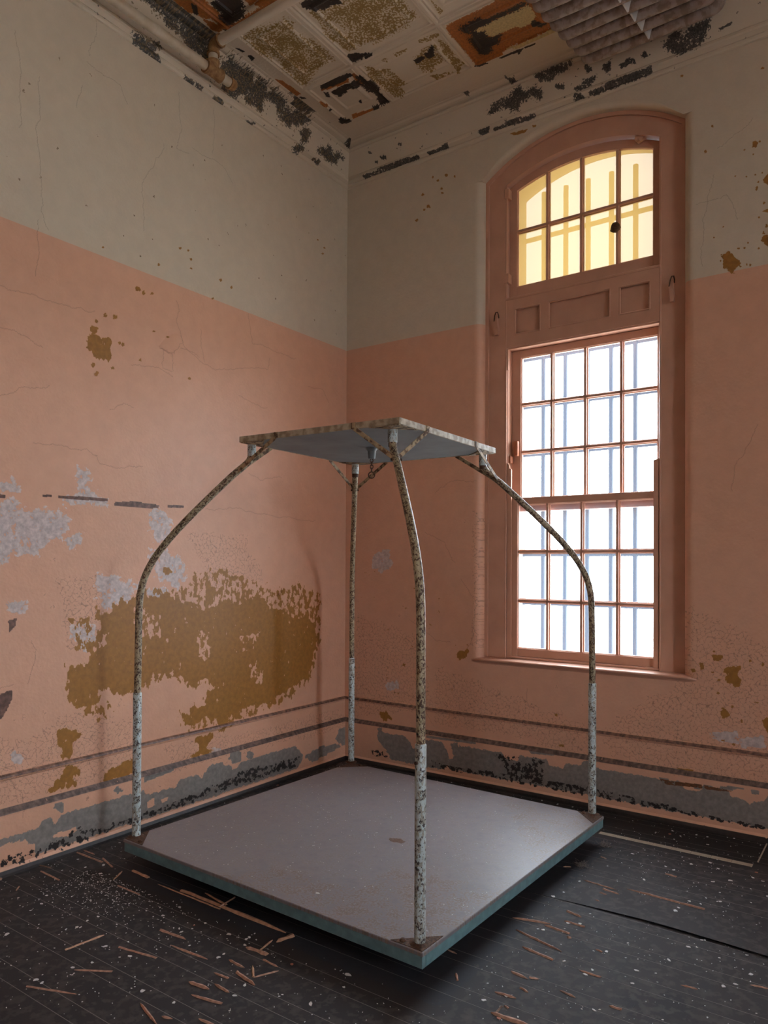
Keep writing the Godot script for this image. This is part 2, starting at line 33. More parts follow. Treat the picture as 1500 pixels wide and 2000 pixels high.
const R_CRACK := [[677,1672,782,1742,951,1737],[606,1444,749,1380,818,1260],[2412,1903,2326,1744,2304,1601],[1272,573,1278,475,1317,474],[853,1170,954,1025,938,848,872,725],[1352,3768,1397,3696],[2225,3124,2179,2890,2172,2694],[2391,3337,2326,3287,2236,3244],[2144,2999,2281,3010,2326,2876],[498,915,681,802,786,794],[349,527,611,399,683,286]]
const CRACKLE_L := [[2233,564,2113,503,1977,588,1781,556,1623,507,1621,262,1918,288,2229,268],[1983,1183,1787,1180,1785,965,1924,870],[1270,1392,941,1404,755,1167,1109,1109],[1409,354,7,308,6,200,1379,242]]
const CRACKLE_R := [[2110,1065,2454,890,2454,237,1751,268,1698,418,2099,693],[87,929,573,826,647,403,91,274],[682,650,1617,407,1617,274,683,316],[935,1555,1011,1552,1014,765,939,760]]
const SPLINTERS := [[-0.044,1.918,0.222,1.915,0.008,1,"long brown splinter beside the baseboard left of the platform corner"],[0.187,1.89,0.302,1.921,0.007,1,"short splinter at the inner end of the long one near the baseboard"],[0.04,1.886,0.123,1.885,0.006,1,"thin sliver above the long splinter near the baseboard"],[-0.002,2.093,0.106,2.072,0.006,2,"thin splinter near the left baseboard at the picture's left"],[0.101,2.113,0.241,2.118,0.007,1,"short splinter just in front of the left baseboard"],[0.056,2.26,0.007,2.212,0.012,1,"broken splinter end at the left edge of the picture"],[0.196,2.266,0.169,2.241,0.006,1,"tiny shred of wood near the left edge of the picture"],[0.367,1.921,0.412,1.995,0.007,0,"pale splinter leaning up right amid fine white grit"],[0.398,1.893,0.506,1.9,0.011,3,"bright orange splinter at the dark gap under the platform"],[0.469,2.013,0.604,2.013,0.006,1,"tapered splinter below the bright orange one"],[0.764,2.272,0.746,2.403,0.007,0,"pale splinter pointed at both ends, rising to the right"],[0.871,2.291,1.025,2.262,0.007,1,"long splinter right of the pale double-pointed one"],[0.877,2.453,0.979,2.391,0.006,1,"level splinter below the pale double-pointed one"],[0.844,2.585,0.999,2.523,0.006,1,"long thin splinter nearest the lower left picture corner"],[1.186,2.442,1.303,2.477,0.007,1,"steep splinter at the bottom edge left of centre"],[0.582,1.915,0.938,1.917,0.006,3,"long thin split lath lying outside the thick broken lath"],[0.703,1.897,1.248,1.904,0.014,3,"longest thick broken lath alongside the platform"],[0.805,1.872,0.945,1.892,0.008,3,"split strip resting along the middle of the longest lath"],[0.935,1.919,0.924,1.831,0.007,0,"pale sliver lying across the longest lath"],[1.263,1.969,1.28,1.903,0.016,3,"crumbled chunk of wood at the far end of the longest lath"],[1.207,2.05,1.296,2.044,0.012,1,"broad frayed splinter below the crumbled chunk"],[1.257,2.037,1.245,1.966,0.006,0,"fine straw sticking from the broad frayed splinter"],[0.888,2.139,1.008,2.132,0.009,1,"blunt splinter between the longest lath and a longer splinter"],[0.996,2.185,1.162,2.174,0.007,1,"long pointed splinter in the middle of the left foreground"],[1.218,2.136,1.291,2.14,0.008,1,"short splinter left of the crossed pair"],[1.305,2.072,1.374,2.077,0.006,1,"frayed splinter right above the crossed pair"],[1.303,2.117,1.351,2.16,0.006,0,"short upright splinter of the crossed pair"],[1.353,2.162,1.389,2.091,0.006,1,"rising splinter of the crossed pair"],[1.291,2.172,1.386,2.189,0.01,1,"thick splinter lying just left under the crossed pair"],[1.235,2.214,1.295,2.21,0.006,1,"small splinter left of the thick one by the crossed pair"],[1.214,2.292,1.292,2.282,0.011,1,"flat broad splinter in the lower left foreground"],[1.284,2.255,1.352,2.259,0.008,1,"wedge splinter right of the flat broad one"],[1.271,2.332,1.376,2.309,0.008,1,"knotty splinter below the flat broad one"],[1.286,2.447,1.319,2.437,0.007,1,"stubby splinter beside the steep one at the bottom"],[1.376,2.394,1.444,2.389,0.007,1,"splinter cut by the bottom edge below the knotty one"],[1.74,1.679,1.786,1.685,0.006,1,"splinter tip poking from under the platform near the front post"],[1.826,1.359,1.952,1.321,0.009,1,"tapered splinter highest in the row right of the platform"],[1.938,1.342,2.033,1.349,0.009,1,"blunt splinter second in the row right of the platform"],[1.873,1.431,2.055,1.476,0.009,1,"longest splinter in the row right of the platform"],[1.938,1.523,2.051,1.54,0.009,1,"knobbly splinter lowest in the row right of the platform"],[1.984,1.273,2.058,1.274,0.008,1,"short splinter beside the tapered one right of the platform"],[1.965,1.197,2.024,1.212,0.009,1,"splinter with a straw beside it near the lifted floor edge"],[2.033,1.375,2.049,1.376,0.009,1,"round crumb of wood at the end of the blunt splinter"],[1.971,1.677,2.03,1.687,0.009,1,"ribbed splinter in the right foreground with a stub beside it"],[2.031,1.676,2.058,1.668,0.007,1,"stub of wood right of the ribbed splinter"],[1.98,1.805,2.045,1.799,0.008,1,"notched splinter below the ribbed one"],[2.032,1.742,2.061,1.75,0.007,1,"split stub above the notched splinter"],[1.841,1.788,1.863,1.817,0.006,1,"small upright shred of wood near the front platform corner"],[2.017,1.903,2.13,1.893,0.014,1,"thick broken piece of lath at the bottom edge right of centre"],[2.028,1.895,2.028,1.857,0.006,2,"grey shard resting at the thick broken piece"],[2.032,1.851,2.048,1.855,0.006,1,"wood crumb above the thick broken piece"],[2.132,1.687,2.183,1.694,0.007,1,"frayed splinter farther right than the notched one"],[1.92,0.905,2.054,0.918,0.007,1,"thin splinter with dry grass on it beyond the lifted floor edge"],[2.009,0.94,2.075,0.951,0.008,1,"short pointed splinter just under the grassy one"],[2.008,0.978,2.035,0.984,0.008,1,"stub left of the short pointed splinter"],[2.016,1.05,2.035,1.054,0.007,1,"smaller stub in front of the first stub"],[2.086,0.885,2.367,0.892,0.009,1,"longest twig-like splinter on the right of the floor"],[2.141,1.548,2.207,1.548,0.007,1,"slender splinter in the middle of the right foreground"],[2.276,1.677,2.31,1.676,0.008,1,"fat splinter near the bottom right of the platform"],[2.415,1.449,2.462,1.444,0.006,1,"leaf-shaped splinter left of the dark floor stain"],[2.584,1.327,2.641,1.317,0.006,1,"splinter at the right edge of the picture"],[2.169,0.653,2.213,0.659,0.008,1,"wood shred below the pale floor strip"],[1.897,0.634,1.924,0.641,0.006,1,"small shred beside the grey dust tuft"],[1.805,0.828,1.833,0.813,0.007,0,"splinter lying against the right edge of the platform"],[2.138,1.397,2.162,1.401,0.006,1,"curled wood shaving in the right foreground"]]

var mats := {}
var rng := RandomNumberGenerator.new()
var used := {}


func _ready() -> void:
	rng.seed = 7
	set_camera()
	set_sky()
	make_materials()
	build_walls()
	build_floor()
	build_ceiling()
	build_cornices()
	build_window()
	build_frame()
	build_pipe()
	build_radiator()
	build_debris()


func set_camera() -> void:
	var cam := Camera3D.new()
	cam.name = "camera"
	cam.projection = Camera3D.PROJECTION_FRUSTUM
	cam.near = 0.05
	cam.far = 100.0
	var f := 1441.33
	cam.size = 2.0 * cam.near * 1000.0 / f
	cam.frustum_offset = Vector2(0.0, cam.near * 87.32 / f)
	cam.position = Vector3(2.9609, 1.25, 3.7724)
	cam.rotation = Vector3(deg_to_rad(0.6045), deg_to_rad(35.1437), deg_to_rad(0.2823))
	add_child(cam)
	cam.current = true


func set_sky() -> void:
	var env := Environment.new()
	env.background_mode = Environment.BG_SKY
	var sky := Sky.new()
	var sm := ProceduralSkyMaterial.new()
	# an even, bright overcast over pale misty ground
	sm.sky_top_color = Color(0.90, 0.95, 1.0)
	sm.sky_horizon_color = Color(0.90, 0.95, 1.0)
	sm.ground_horizon_color = Color(0.86, 0.89, 0.92)
	sm.ground_bottom_color = Color(0.70, 0.72, 0.72)
	sm.sun_angle_max = 1.0
	sky.sky_material = sm
	env.sky = sky
	env.background_energy_multiplier = SKY
	env.tonemap_mode = Environment.TONE_MAPPER_LINEAR
	env.tonemap_exposure = EXPOSURE
	env.sdfgi_enabled = true
	env.ssao_enabled = true
	env.ssil_enabled = true
	var we := WorldEnvironment.new()
	we.name = "environment"
	we.environment = env
	add_child(we)


# ---------------------------------------------------------------- nodes

func numbered(called: String) -> String:
	if not used.has(called):
		used[called] = 0
		return called
	used[called] += 1
	return "%s_%03d" % [called, used[called]]


func tag(o: Node, label: String, category := "", group := "") -> void:
	if label:
		o.set_meta("label", label)
	if category:
		o.set_meta("category", category)
	if group:
		o.set_meta("group", group)


func thing(called: String, label: String, category: String, at := Vector3.ZERO, group := "") -> Node3D:
	var o := Node3D.new()
	o.name = numbered(called)
	o.position = at
	add_child(o)
	tag(o, label, category, group)
	return o


func setting(called: String, label: String, category: String) -> Node3D:
	var o := Node3D.new()
	o.name = called
	add_child(o)
	tag(o, label, category)
	o.set_meta("kind", "structure")
	return o


func part(called: String, mesh: Mesh, mat: Material, parent: Node, at := Transform3D()) -> MeshInstance3D:
	var o := MeshInstance3D.new()
	o.name = called if parent != self else numbered(called)
	o.mesh = mesh
	o.material_override = null
	if mesh is ArrayMesh and mesh.get_surface_count() and mesh.surface_get_material(0) == null:
		mesh.surface_set_material(0, mat)
	elif mat:
		o.material_override = mat
	o.transform = at
	o.cast_shadow = GeometryInstance3D.SHADOW_CASTING_SETTING_ON
	parent.add_child(o, true)
	return o


# ---------------------------------------------------------------- mesh tools

func begin() -> SurfaceTool:
	var st := SurfaceTool.new()
	st.begin(Mesh.PRIMITIVE_TRIANGLES)
	return st


func done(st: SurfaceTool) -> ArrayMesh:
	st.generate_normals()
	return st.commit()


# corners in order round the face, seen from the front clockwise
func quad(st: SurfaceTool, a: Vector3, b: Vector3, c: Vector3, d: Vector3, uva := Vector2.ZERO, uvb := Vector2.ZERO, uvc := Vector2.ZERO, uvd := Vector2.ZERO, smooth := -1) -> void:
	st.set_smooth_group(smooth)
	for k in [[a, uva], [b, uvb], [c, uvc], [a, uva], [c, uvc], [d, uvd]]:
		st.set_uv(k[1])
		st.add_vertex(k[0])


func tri(st: SurfaceTool, a: Vector3, b: Vector3, c: Vector3, smooth := -1) -> void:
	st.set_smooth_group(smooth)
	for k in [a, b, c]:
		st.set_uv(Vector2(k.x + k.z, k.y))
		st.add_vertex(k)


# a box with chamfered edges, centred on xf
func add_box(st: SurfaceTool, xf: Transform3D, size: Vector3, bev := 0.003) -> void:
	var h := size * 0.5
	bev = minf(bev, minf(h.x, minf(h.y, h.z)) * 0.9)
	for ax in 3:
		var u := (ax + 1) % 3
		var w := (ax + 2) % 3
		for s in [-1.0, 1.0]:
			var pts := []
			for k in [[-1, -1], [1, -1], [1, 1], [-1, 1]]:
				var p := Vector3.ZERO
				p[ax] = s * h[ax]
				p[u] = k[0] * (h[u] - bev)
				p[w] = k[1] * (h[w] - bev)
				pts.append(p)
			if s > 0:
				pts.reverse()
			var uv := []
			for p in pts:
				uv.append(Vector2(p[u], p[w]) if ax != 1 else Vector2(p.x, p.z))
			if ax == 0:
				uv = pts.map(func(p): return Vector2(p.z, p.y))
			if ax == 2:
				uv = pts.map(func(p): return Vector2(p.x, p.y))
			quad(st, xf * pts[0], xf * pts[1], xf * pts[2], xf * pts[3], uv[0], uv[1], uv[2], uv[3])
	if bev <= 0.0:
		return
	for ax in 3:
		var u := (ax + 1) % 3
		var w := (ax + 2) % 3
		for su in [-1.0, 1.0]:
			for sw in [-1.0, 1.0]:
				var e := []
				for k in [[-1, 0], [1, 0], [1, 1], [-1, 1]]:
					var p := Vector3.ZERO
					p[ax] = k[0] * (h[ax] - bev)
					p[u] = su * (h[u] - (bev if k[1] else 0.0))
					p[w] = sw * (h[w] - (0.0 if k[1] else bev))
					e.append(p)
				if su * sw < 0:
					e.reverse()
				var uv := e.map(func(p): return Vector2(p.x + p.z, p.y + p.z))
				quad(st, xf * e[0], xf * e[1], xf * e[2], xf * e[3], uv[0], uv[1], uv[2], uv[3])
	for sx in [-1.0, 1.0]:
		for sy in [-1.0, 1.0]:
			for sz in [-1.0, 1.0]:
				var a := Vector3(sx * h.x, sy * (h.y - bev), sz * (h.z - bev))
				var b := Vector3(sx * (h.x - bev), sy * h.y, sz * (h.z - bev))
				var c := Vector3(sx * (h.x - bev), sy * (h.y - bev), sz * h.z)
				if sx * sy * sz > 0:
					tri(st, xf * a, xf * c, xf * b)
				else:
					tri(st, xf * a, xf * b, xf * c)


func box_mesh(size: Vector3, bev := 0.003) -> ArrayMesh:
	var st := begin()
	add_box(st, Transform3D(), size, bev)
	return done(st)


func box_part(called: String, lo: Vector3, hi: Vector3, mat: Material, parent: Node, bev := 0.003) -> MeshInstance3D:
	return part(called, box_mesh(hi - lo, bev), mat, parent, Transform3D(Basis(), (lo + hi) * 0.5))


# a flat bar of a given section between two points, its width across the vector side
func add_bar(st: SurfaceTool, a: Vector3, b: Vector3, width: float, thick: float, side: Vector3, bev := 0.001) -> void:
	var y := (b - a).normalized()
	var x := (side - y * side.dot(y)).normalized()
	add_box(st, Transform3D(Basis(x, y, x.cross(y)), (a + b) * 0.5), Vector3(width, a.distance_to(b), thick), bev)


# a polygon in x, y made solid between two depths
func add_prism(st: SurfaceTool, poly: PackedVector2Array, z0: float, z1: float) -> void:
	if Geometry2D.is_polygon_clockwise(poly):
		poly.reverse()
	var ix := Geometry2D.triangulate_polygon(poly)
	for k in range(0, ix.size(), 3):
		var a := poly[ix[k]]
		var b := poly[ix[k + 1]]
		var c := poly[ix[k + 2]]
		if (b - a).cross(c - a) > 0.0:
			var t := b
			b = c
			c = t
		st.set_smooth_group(-1)
		for p in [a, b, c]:
			st.set_uv(p)
			st.add_vertex(Vector3(p.x, p.y, z1))
		for p in [a, c, b]:
			st.set_uv(p)
			st.add_vertex(Vector3(p.x, p.y, z0))
	var n := poly.size()
	var run := 0.0
	for k in n:
		var p := poly[k]
		var q := poly[(k + 1) % n]
		var l := p.distance_to(q)
		# outside of a counter-clockwise outline (y up)
		quad(st, Vector3(p.x, p.y, z1), Vector3(q.x, q.y, z1), Vector3(q.x, q.y, z0), Vector3(p.x, p.y, z0), Vector2(z1, run), Vector2(z1, run + l), Vector2(z0, run + l), Vector2(z0, run))
		run += l


func prism_mesh(poly: PackedVector2Array, z0: float, z1: float) -> ArrayMesh:
	var st := begin()
	add_prism(st, poly, z0, z1)
	return done(st)


# a round tube along points; u runs round it, v along it in metres
func add_tube(st: SurfaceTool, pts: PackedVector3Array, radii: PackedFloat32Array, segs := 16, caps := true, v0 := 0.0) -> void:
	var n := pts.size()
	var rings := []
	var side := Vector3.ZERO
	var run := v0
	var vs := []
	for i in n:
		var t := (pts[mini(i + 1, n - 1)] - pts[maxi(i - 1, 0)]).normalized()
		if i == 0:
			side = t.cross(Vector3.UP if absf(t.y) < 0.9 else Vector3.RIGHT).normalized()
		else:
			side = (side - t * side.dot(t)).normalized()
			run += pts[i].distance_to(pts[i - 1])
		vs.append(run)
		var other := t.cross(side)
		var ring := PackedVector3Array()
		for k in segs + 1:
			var a := TAU * k / segs
			ring.append(pts[i] + (side * cos(a) + other * sin(a)) * radii[mini(i, radii.size() - 1)])
		rings.append(ring)
	for i in n - 1:
		for k in segs:
			var u0 := float(k) / segs
			var u1 := float(k + 1) / segs
			quad(st, rings[i][k], rings[i + 1][k], rings[i + 1][k + 1], rings[i][k + 1], Vector2(u0, vs[i]), Vector2(u0, vs[i + 1]), Vector2(u1, vs[i + 1]), Vector2(u1, vs[i]), 1)
	if caps:
		for k in segs:
			tri(st, pts[0], rings[0][k], rings[0][k + 1])
			tri(st, pts[n - 1], rings[n - 1][k + 1], rings[n - 1][k])


func tube_mesh(pts: PackedVector3Array, radii: PackedFloat32Array, segs := 16, v0 := 0.0) -> ArrayMesh:
	var st := begin()
	add_tube(st, pts, radii, segs, true, v0)
	return done(st)


# a profile of (radius, height) turned round the y axis
func lathe_mesh(profile: PackedVector2Array, segs := 20) -> ArrayMesh:
	var st := begin()
	for i in profile.size() - 1:
		for k in segs:
			var a0 := TAU * k / segs
			var a1 := TAU * (k + 1) / segs
			var p := profile[i]
			var q := profile[i + 1]
			var c0 := Vector3(cos(a0), 0, sin(a0))
			var c1 := Vector3(cos(a1), 0, sin(a1))
			quad(st, c0 * p.x + Vector3.UP * p.y, c0 * q.x + Vector3.UP * q.y, c1 * q.x + Vector3.UP * q.y, c1 * p.x + Vector3.UP * p.y, Vector2(a0, p.y), Vector2(a0, q.y), Vector2(a1, q.y), Vector2(a1, p.y), -1)
	return done(st)


func torus_mesh(big: float, small: float, stretch := 1.0) -> ArrayMesh:
	var pts := PackedVector3Array()
	var n := 18
	for k in n + 1:
		var a := TAU * k / n
		pts.append(Vector3(big * cos(a), big * stretch * sin(a), 0))
	var st := begin()
	add_tube(st, pts, PackedFloat32Array([small]), 8, false)
	return done(st)


# a moulding run along a wall: profile of (distance from wall, height), mitred at the corner x = z = 0
func add_moulding(st: SurfaceTool, left: bool, profile: PackedVector2Array, length: float, u_size: float, v_top: float, v_size: float, from := -1.0) -> void:
	for i in profile.size() - 1:
		var p := profile[i]
		var q := profile[i + 1]
		var sp: float = p.x if from < 0.0 else from
		var sq: float = q.x if from < 0.0 else from
		var a: Vector3
		var b: Vector3
		var c: Vector3
		var d: Vector3
		if left:
			a = Vector3(p.x, p.y, sp)
			b = Vector3(q.x, q.y, sq)
			c = Vector3(q.x, q.y, length)
			d = Vector3(p.x, p.y, length)
		else:
			a = Vector3(sp, p.y, p.x)
			b = Vector3(sq, q.y, q.x)
			c = Vector3(length, q.y, q.x)
			d = Vector3(length, p.y, p.x)
		var uv := func(w: Vector3): return Vector2((w.z if left else w.x) / u_size, (v_top - w.y) / v_size)
		if left:
			quad(st, a, b, c, d, uv.call(a), uv.call(b), uv.call(c), uv.call(d))
		else:
			quad(st, d, c, b, a, uv.call(d), uv.call(c), uv.call(b), uv.call(a))


func arc(xl: float, xr: float, spring: float, crown: float, n := 28) -> PackedVector2Array:
	var m := (xl + xr) * 0.5
	var half := (xr - xl) * 0.5
	var rise := crown - spring
	var r := (half * half + rise * rise) / (2.0 * rise)
	var cy := crown - r
	var a := asin(half / r)
	var out := PackedVector2Array()
	for k in n + 1:
		var t := -a + 2.0 * a * k / n
		out.append(Vector2(m + r * sin(t), cy + r * cos(t)))
	return out


func arc_y(xl: float, xr: float, spring: float, crown: float, x: float) -> float:
	var m := (xl + xr) * 0.5
	var half := (xr - xl) * 0.5
	var rise := crown - spring
	var r := (half * half + rise * rise) / (2.0 * rise)
	return crown - r + sqrt(maxf(0.0, r * r - (x - m) * (x - m)))


# ---------------------------------------------------------------- painted surfaces

class Sheet:
	var w: int
	var h: int
	var s: float
	var top: float
	var down: bool
	var rgb: PackedByteArray
	var hg: PackedByteArray
	var n1: PackedByteArray
	var n2: PackedByteArray
	var nv: PackedByteArray

	func _init(width_m: float, height_m: float, scale: float, top_m: float, rows_down: bool, seed_: int, fine := 0.07) -> void:
		w = int(width_m * scale)
		h = int(height_m * scale)
		s = scale
		top = top_m
		down = rows_down
		n1 = noise(seed_, 0.022, w, h)
		n2 = noise(seed_ + 5, fine, w, h)
		var im := noise_image(seed_ + 9, 0.06, w, int(h / 1.6))
		im.resize(w, h, Image.INTERPOLATE_BILINEAR)
		nv = im.get_data()
		var g := noise_image(seed_ + 11, 0.11, w, h)
		g.adjust_bcs(1.0, 0.30, 1.0)
		hg = g.get_data()

	static func noise_image(seed_: int, freq: float, ww: int, hh: int) -> Image:
		var n := FastNoiseLite.new()
		n.seed = seed_
		n.noise_type = FastNoiseLite.TYPE_SIMPLEX_SMOOTH
		n.frequency = freq
		n.fractal_octaves = 4
		n.fractal_gain = 0.6
		var im := n.get_image(ww, hh, false, false, true)
		im.convert(Image.FORMAT_L8)
		return im

	static func noise(seed_: int, freq: float, ww: int, hh: int) -> PackedByteArray:
		return noise_image(seed_, freq, ww, hh).get_data()

	func base(bands: Array) -> void:
		# bands: [from row in metres, to row in metres, colour]
		var im := Image.create(w, h, false, Image.FORMAT_RGB8)
		for b in bands:
			im.fill_rect(Rect2i(0, int(b[0] * s), w, int(ceil((b[1] - b[0]) * s)) + 1), b[2])
		rgb = im.get_data()

	# faint unevenness of the coat
	func mottle(amount: float) -> void:
		var lut := PackedFloat32Array()
		for k in 256:
			lut.append(1.0 + (k - 128) * amount)
		for at in w * h:
			var k := lut[n1[at]]
			rgb[at * 3] = int(rgb[at * 3] * k)
			rgb[at * 3 + 1] = int(rgb[at * 3 + 1] * k)
			rgb[at * 3 + 2] = int(rgb[at * 3 + 2] * k)

	func pts(flat: Array) -> PackedVector2Array:
		var out := PackedVector2Array()
		for k in range(0, flat.size(), 2):
			var v: float = flat[k + 1] * 0.001
			out.append(Vector2(flat[k] * 0.001 * s, v * s if down else (top - v) * s))
		return out

	# coverage of a polygon, softened over its edge: [x0, y0, width, height, bytes]
	func soft(poly: PackedVector2Array, soften: float) -> Array:
		var lo := poly[0]
		var hi := poly[0]
		for p in poly:
			lo = lo.min(p)
			hi = hi.max(p)
		var small := minf(hi.x - lo.x, hi.y - lo.y)
		var k := clampi(int(small / 6.0 * soften), 1, 14)
		var margin := 3 * k + 1
		var x0 := clampi(int(lo.x) - margin, 0, w - 1)
		var y0 := clampi(int(lo.y) - margin, 0, h - 1)
		var bw := clampi(int(hi.x) + margin, 0, w) - x0
		var bh := clampi(int(hi.y) + margin, 0, h) - y0
		if bw < 2 or bh < 2:
			return []
		var lw := int(ceil(bw / float(k)))
		var lh := int(ceil(bh / float(k)))
		var bytes := PackedByteArray()
		bytes.resize(lw * lh)
		var n := poly.size()
		for j in lh:
			var y := y0 + (j + 0.5) * k
			var cuts := []
			for i in n:
				var a := poly[i]
				var b := poly[(i + 1) % n]
				if (a.y > y) != (b.y > y):
					cuts.append(a.x + (y - a.y) / (b.y - a.y) * (b.x - a.x))
			cuts.sort()
			for c in range(0, cuts.size() - 1, 2):
				var from := clampi(int(round((cuts[c] - x0) / k - 0.5)), 0, lw)
				var to := clampi(int(round((cuts[c + 1] - x0) / k - 0.5)), 0, lw - 1)
				for i in range(from, to + 1):
					bytes[j * lw + i] = 255
		var im := Image.create_from_data(lw, lh, false, Image.FORMAT_L8, bytes)
		if k > 1:
			im.resize(lw * k, lh * k, Image.INTERPOLATE_BILINEAR)
			im.crop(bw, bh)
		return [x0, y0, bw, bh, im.get_data()]

	# chip a layer away: cover = share of the coverage that counts, rough = how far noise eats into it
	func peel(polys: Array, color: Color, vary: float, rough: float, cover: float, depth: int, streaky := false, holes: Array = [], soften := 1.0) -> void:
		var cr := color.r8
		var cg := color.g8
		var cb := color.b8
		var hole_masks := []
		for hp in holes:
			hole_masks.append(soft(pts(hp), 1.0))
		for flat in polys:
			var m := soft(pts(flat), soften)
			if m.is_empty():
				continue
			var x0: int = m[0]
			var y0: int = m[1]
			var bw: int = m[2]
			var bh: int = m[3]
			var mask: PackedByteArray = m[4]
			for hm in hole_masks:
				if hm.is_empty():
					continue
				var hx: int = hm[0]
				var hy: int = hm[1]
				var hmask: PackedByteArray = hm[4]
				for j in int(hm[3]):
					var yy := hy + j - y0
					if yy < 0 or yy >= bh:
						continue
					for i in int(hm[2]):
						var xx := hx + i - x0
						if xx >= 0 and xx < bw:
							var at := yy * bw + xx
							mask[at] = maxi(0, mask[at] - hmask[j * int(hm[2]) + i])
			var fine := nv if streaky else n2
			for j in bh:
				var row := (y0 + j) * w + x0
				for i in bw:
					var mv := mask[j * bw + i]
					if mv == 0:
						continue
					var at := row + i
					if mv * cover + (fine[at] - 128) * rough + (n1[at] - 128) * rough * 0.5 > 127.0:
						var k := 1.0 + (n2[at] - 128) * vary
						rgb[at * 3] = clampi(int(cr * k), 0, 255)
						rgb[at * 3 + 1] = clampi(int(cg * k), 0, 255)
						rgb[at * 3 + 2] = clampi(int(cb * k), 0, 255)
						hg[at] = maxi(0, 128 - depth + (n2[at] - 128) / 12)

	func crack(lines: Array, dark: float, seed_: int) -> void:
		var r := RandomNumberGenerator.new()
		r.seed = seed_
		for flat in lines:
			var p := pts(flat)
			for k in p.size() - 1:
				var n := int(p[k].distance_to(p[k + 1])) + 1
				var across := (p[k + 1] - p[k]).orthogonal().normalized()
				var wob := 0.0
				for i in n:
					wob = clampf(wob + r.randf_range(-0.9, 0.9), -5.0, 5.0) * (1.0 if i < n - 8 else 0.8)
					var q := p[k].lerp(p[k + 1], float(i) / n) + across * wob
					var x := int(q.x)
					var y := int(q.y)
					if x < 0 or y < 0 or x >= w or y >= h:
						continue
					var at := y * w + x
					for c in 3:
						rgb[at * 3 + c] = int(rgb[at * 3 + c] * dark)
					hg[at] = maxi(0, hg[at] - 60)

	func crackle(polys: Array, seed_: int, dark: float, width: int) -> void:
		var n := FastNoiseLite.new()
		n.seed = seed_
		n.noise_type = FastNoiseLite.TYPE_CELLULAR
		n.cellular_return_type = FastNoiseLite.RETURN_DISTANCE2_SUB
		n.frequency = 0.10
		n.domain_warp_enabled = true
		n.domain_warp_amplitude = 12.0
		n.domain_warp_frequency = 0.03
		n.fractal_type = FastNoiseLite.FRACTAL_NONE
		var im := n.get_image(w, h, false, false, true)
		im.convert(Image.FORMAT_L8)
		var cell := im.get_data()
		for flat in polys:
			var m := soft(pts(flat), 3.0)
			if m.is_empty():
				continue
			var bw: int = m[2]
			var mask: PackedByteArray = m[4]
			for j in int(m[3]):
				for i in bw:
					var at := (int(m[1]) + j) * w + int(m[0]) + i
					if cell[at] < width and mask[j * bw + i] + n1[at] * 1.6 > 330:
						for c in 3:
							rgb[at * 3 + c] = int(rgb[at * 3 + c] * dark)
						hg[at] = maxi(0, hg[at] - 45)

	# random small chips over a rectangle in metres (u, v as stored)
	func specks(count: int, u0: float, u1: float, v0: float, v1: float, color: Color, size: float, seed_: int) -> void:
		var r := RandomNumberGenerator.new()
		r.seed = seed_
		for k in count:
			var c := Vector2(r.randf_range(u0, u1) * s, r.randf_range(v0, v1) * s)
			if not down:
				c.y = top * s - c.y
			var n := r.randi_range(1, 5)
			for b in n:
				var q := c + Vector2(r.randf_range(-1, 1), r.randf_range(-1, 1)) * size
				for j in range(int(q.y), int(q.y + r.randf_range(1.0, size))):
					for i in range(int(q.x), int(q.x + r.randf_range(1.0, size))):
						if i >= 0 and j >= 0 and i < w and j < h:
							var at := j * w + i
							rgb[at * 3] = color.r8
							rgb[at * 3 + 1] = color.g8
							rgb[at * 3 + 2] = color.b8
							hg[at] = 90

	func albedo() -> ImageTexture:
		return ImageTexture.create_from_image(Image.create_from_data(w, h, false, Image.FORMAT_RGB8, rgb))

	func height() -> ImageTexture:
		return ImageTexture.create_from_image(Image.create_from_data(w, h, false, Image.FORMAT_L8, hg))


func noise_texture(seed_: int, freq: float, low: Color, high: Color, size := 512, octaves := 5, hard := 0.0) -> ImageTexture:
	var n := FastNoiseLite.new()
	n.seed = seed_
	n.frequency = freq
	n.fractal_octaves = octaves
	var im := n.get_seamless_image(size, size)
	im.convert(Image.FORMAT_L8)
	var src := im.get_data()
	var lut := []
	for k in 256:
		lut.append(low.lerp(high, k / 255.0 if hard <= 0.0 else lerpf(k / 255.0, smoothstep(0.44, 0.50, k / 255.0), hard)))
	var out := PackedByteArray()
	out.resize(size * size * 3)
	for k in size * size:
		var c: Color = lut[src[k]]
		out[k * 3] = c.r8
		out[k * 3 + 1] = c.g8
		out[k * 3 + 2] = c.b8
	return ImageTexture.create_from_image(Image.create_from_data(size, size, false, Image.FORMAT_RGB8, out))


func flat(color: Color, rough := 0.6, metal := 0.0) -> StandardMaterial3D:
	var m := StandardMaterial3D.new()
	m.albedo_color = color
	m.roughness = rough
	m.metallic = metal
	return m


func tri_mat(tex: Texture2D, scale: float, rough := 0.6, relief: Texture2D = null, relief_cm := 0.05) -> StandardMaterial3D:
	var m := StandardMaterial3D.new()
	m.albedo_texture = tex
	m.roughness = rough
	m.uv1_triplanar = true
	m.uv1_scale = Vector3.ONE * scale
	if relief:
		m.heightmap_enabled = true
		m.heightmap_texture = relief
		m.heightmap_scale = relief_cm
	return m


func sheet_mat(t: Sheet, rough: float, relief_cm: float) -> StandardMaterial3D:
	var m := StandardMaterial3D.new()
	m.albedo_texture = t.albedo()
	m.roughness = rough
	m.texture_repeat = false
	m.heightmap_enabled = true
	m.heightmap_texture = t.height()
	m.heightmap_scale = relief_cm
	return m


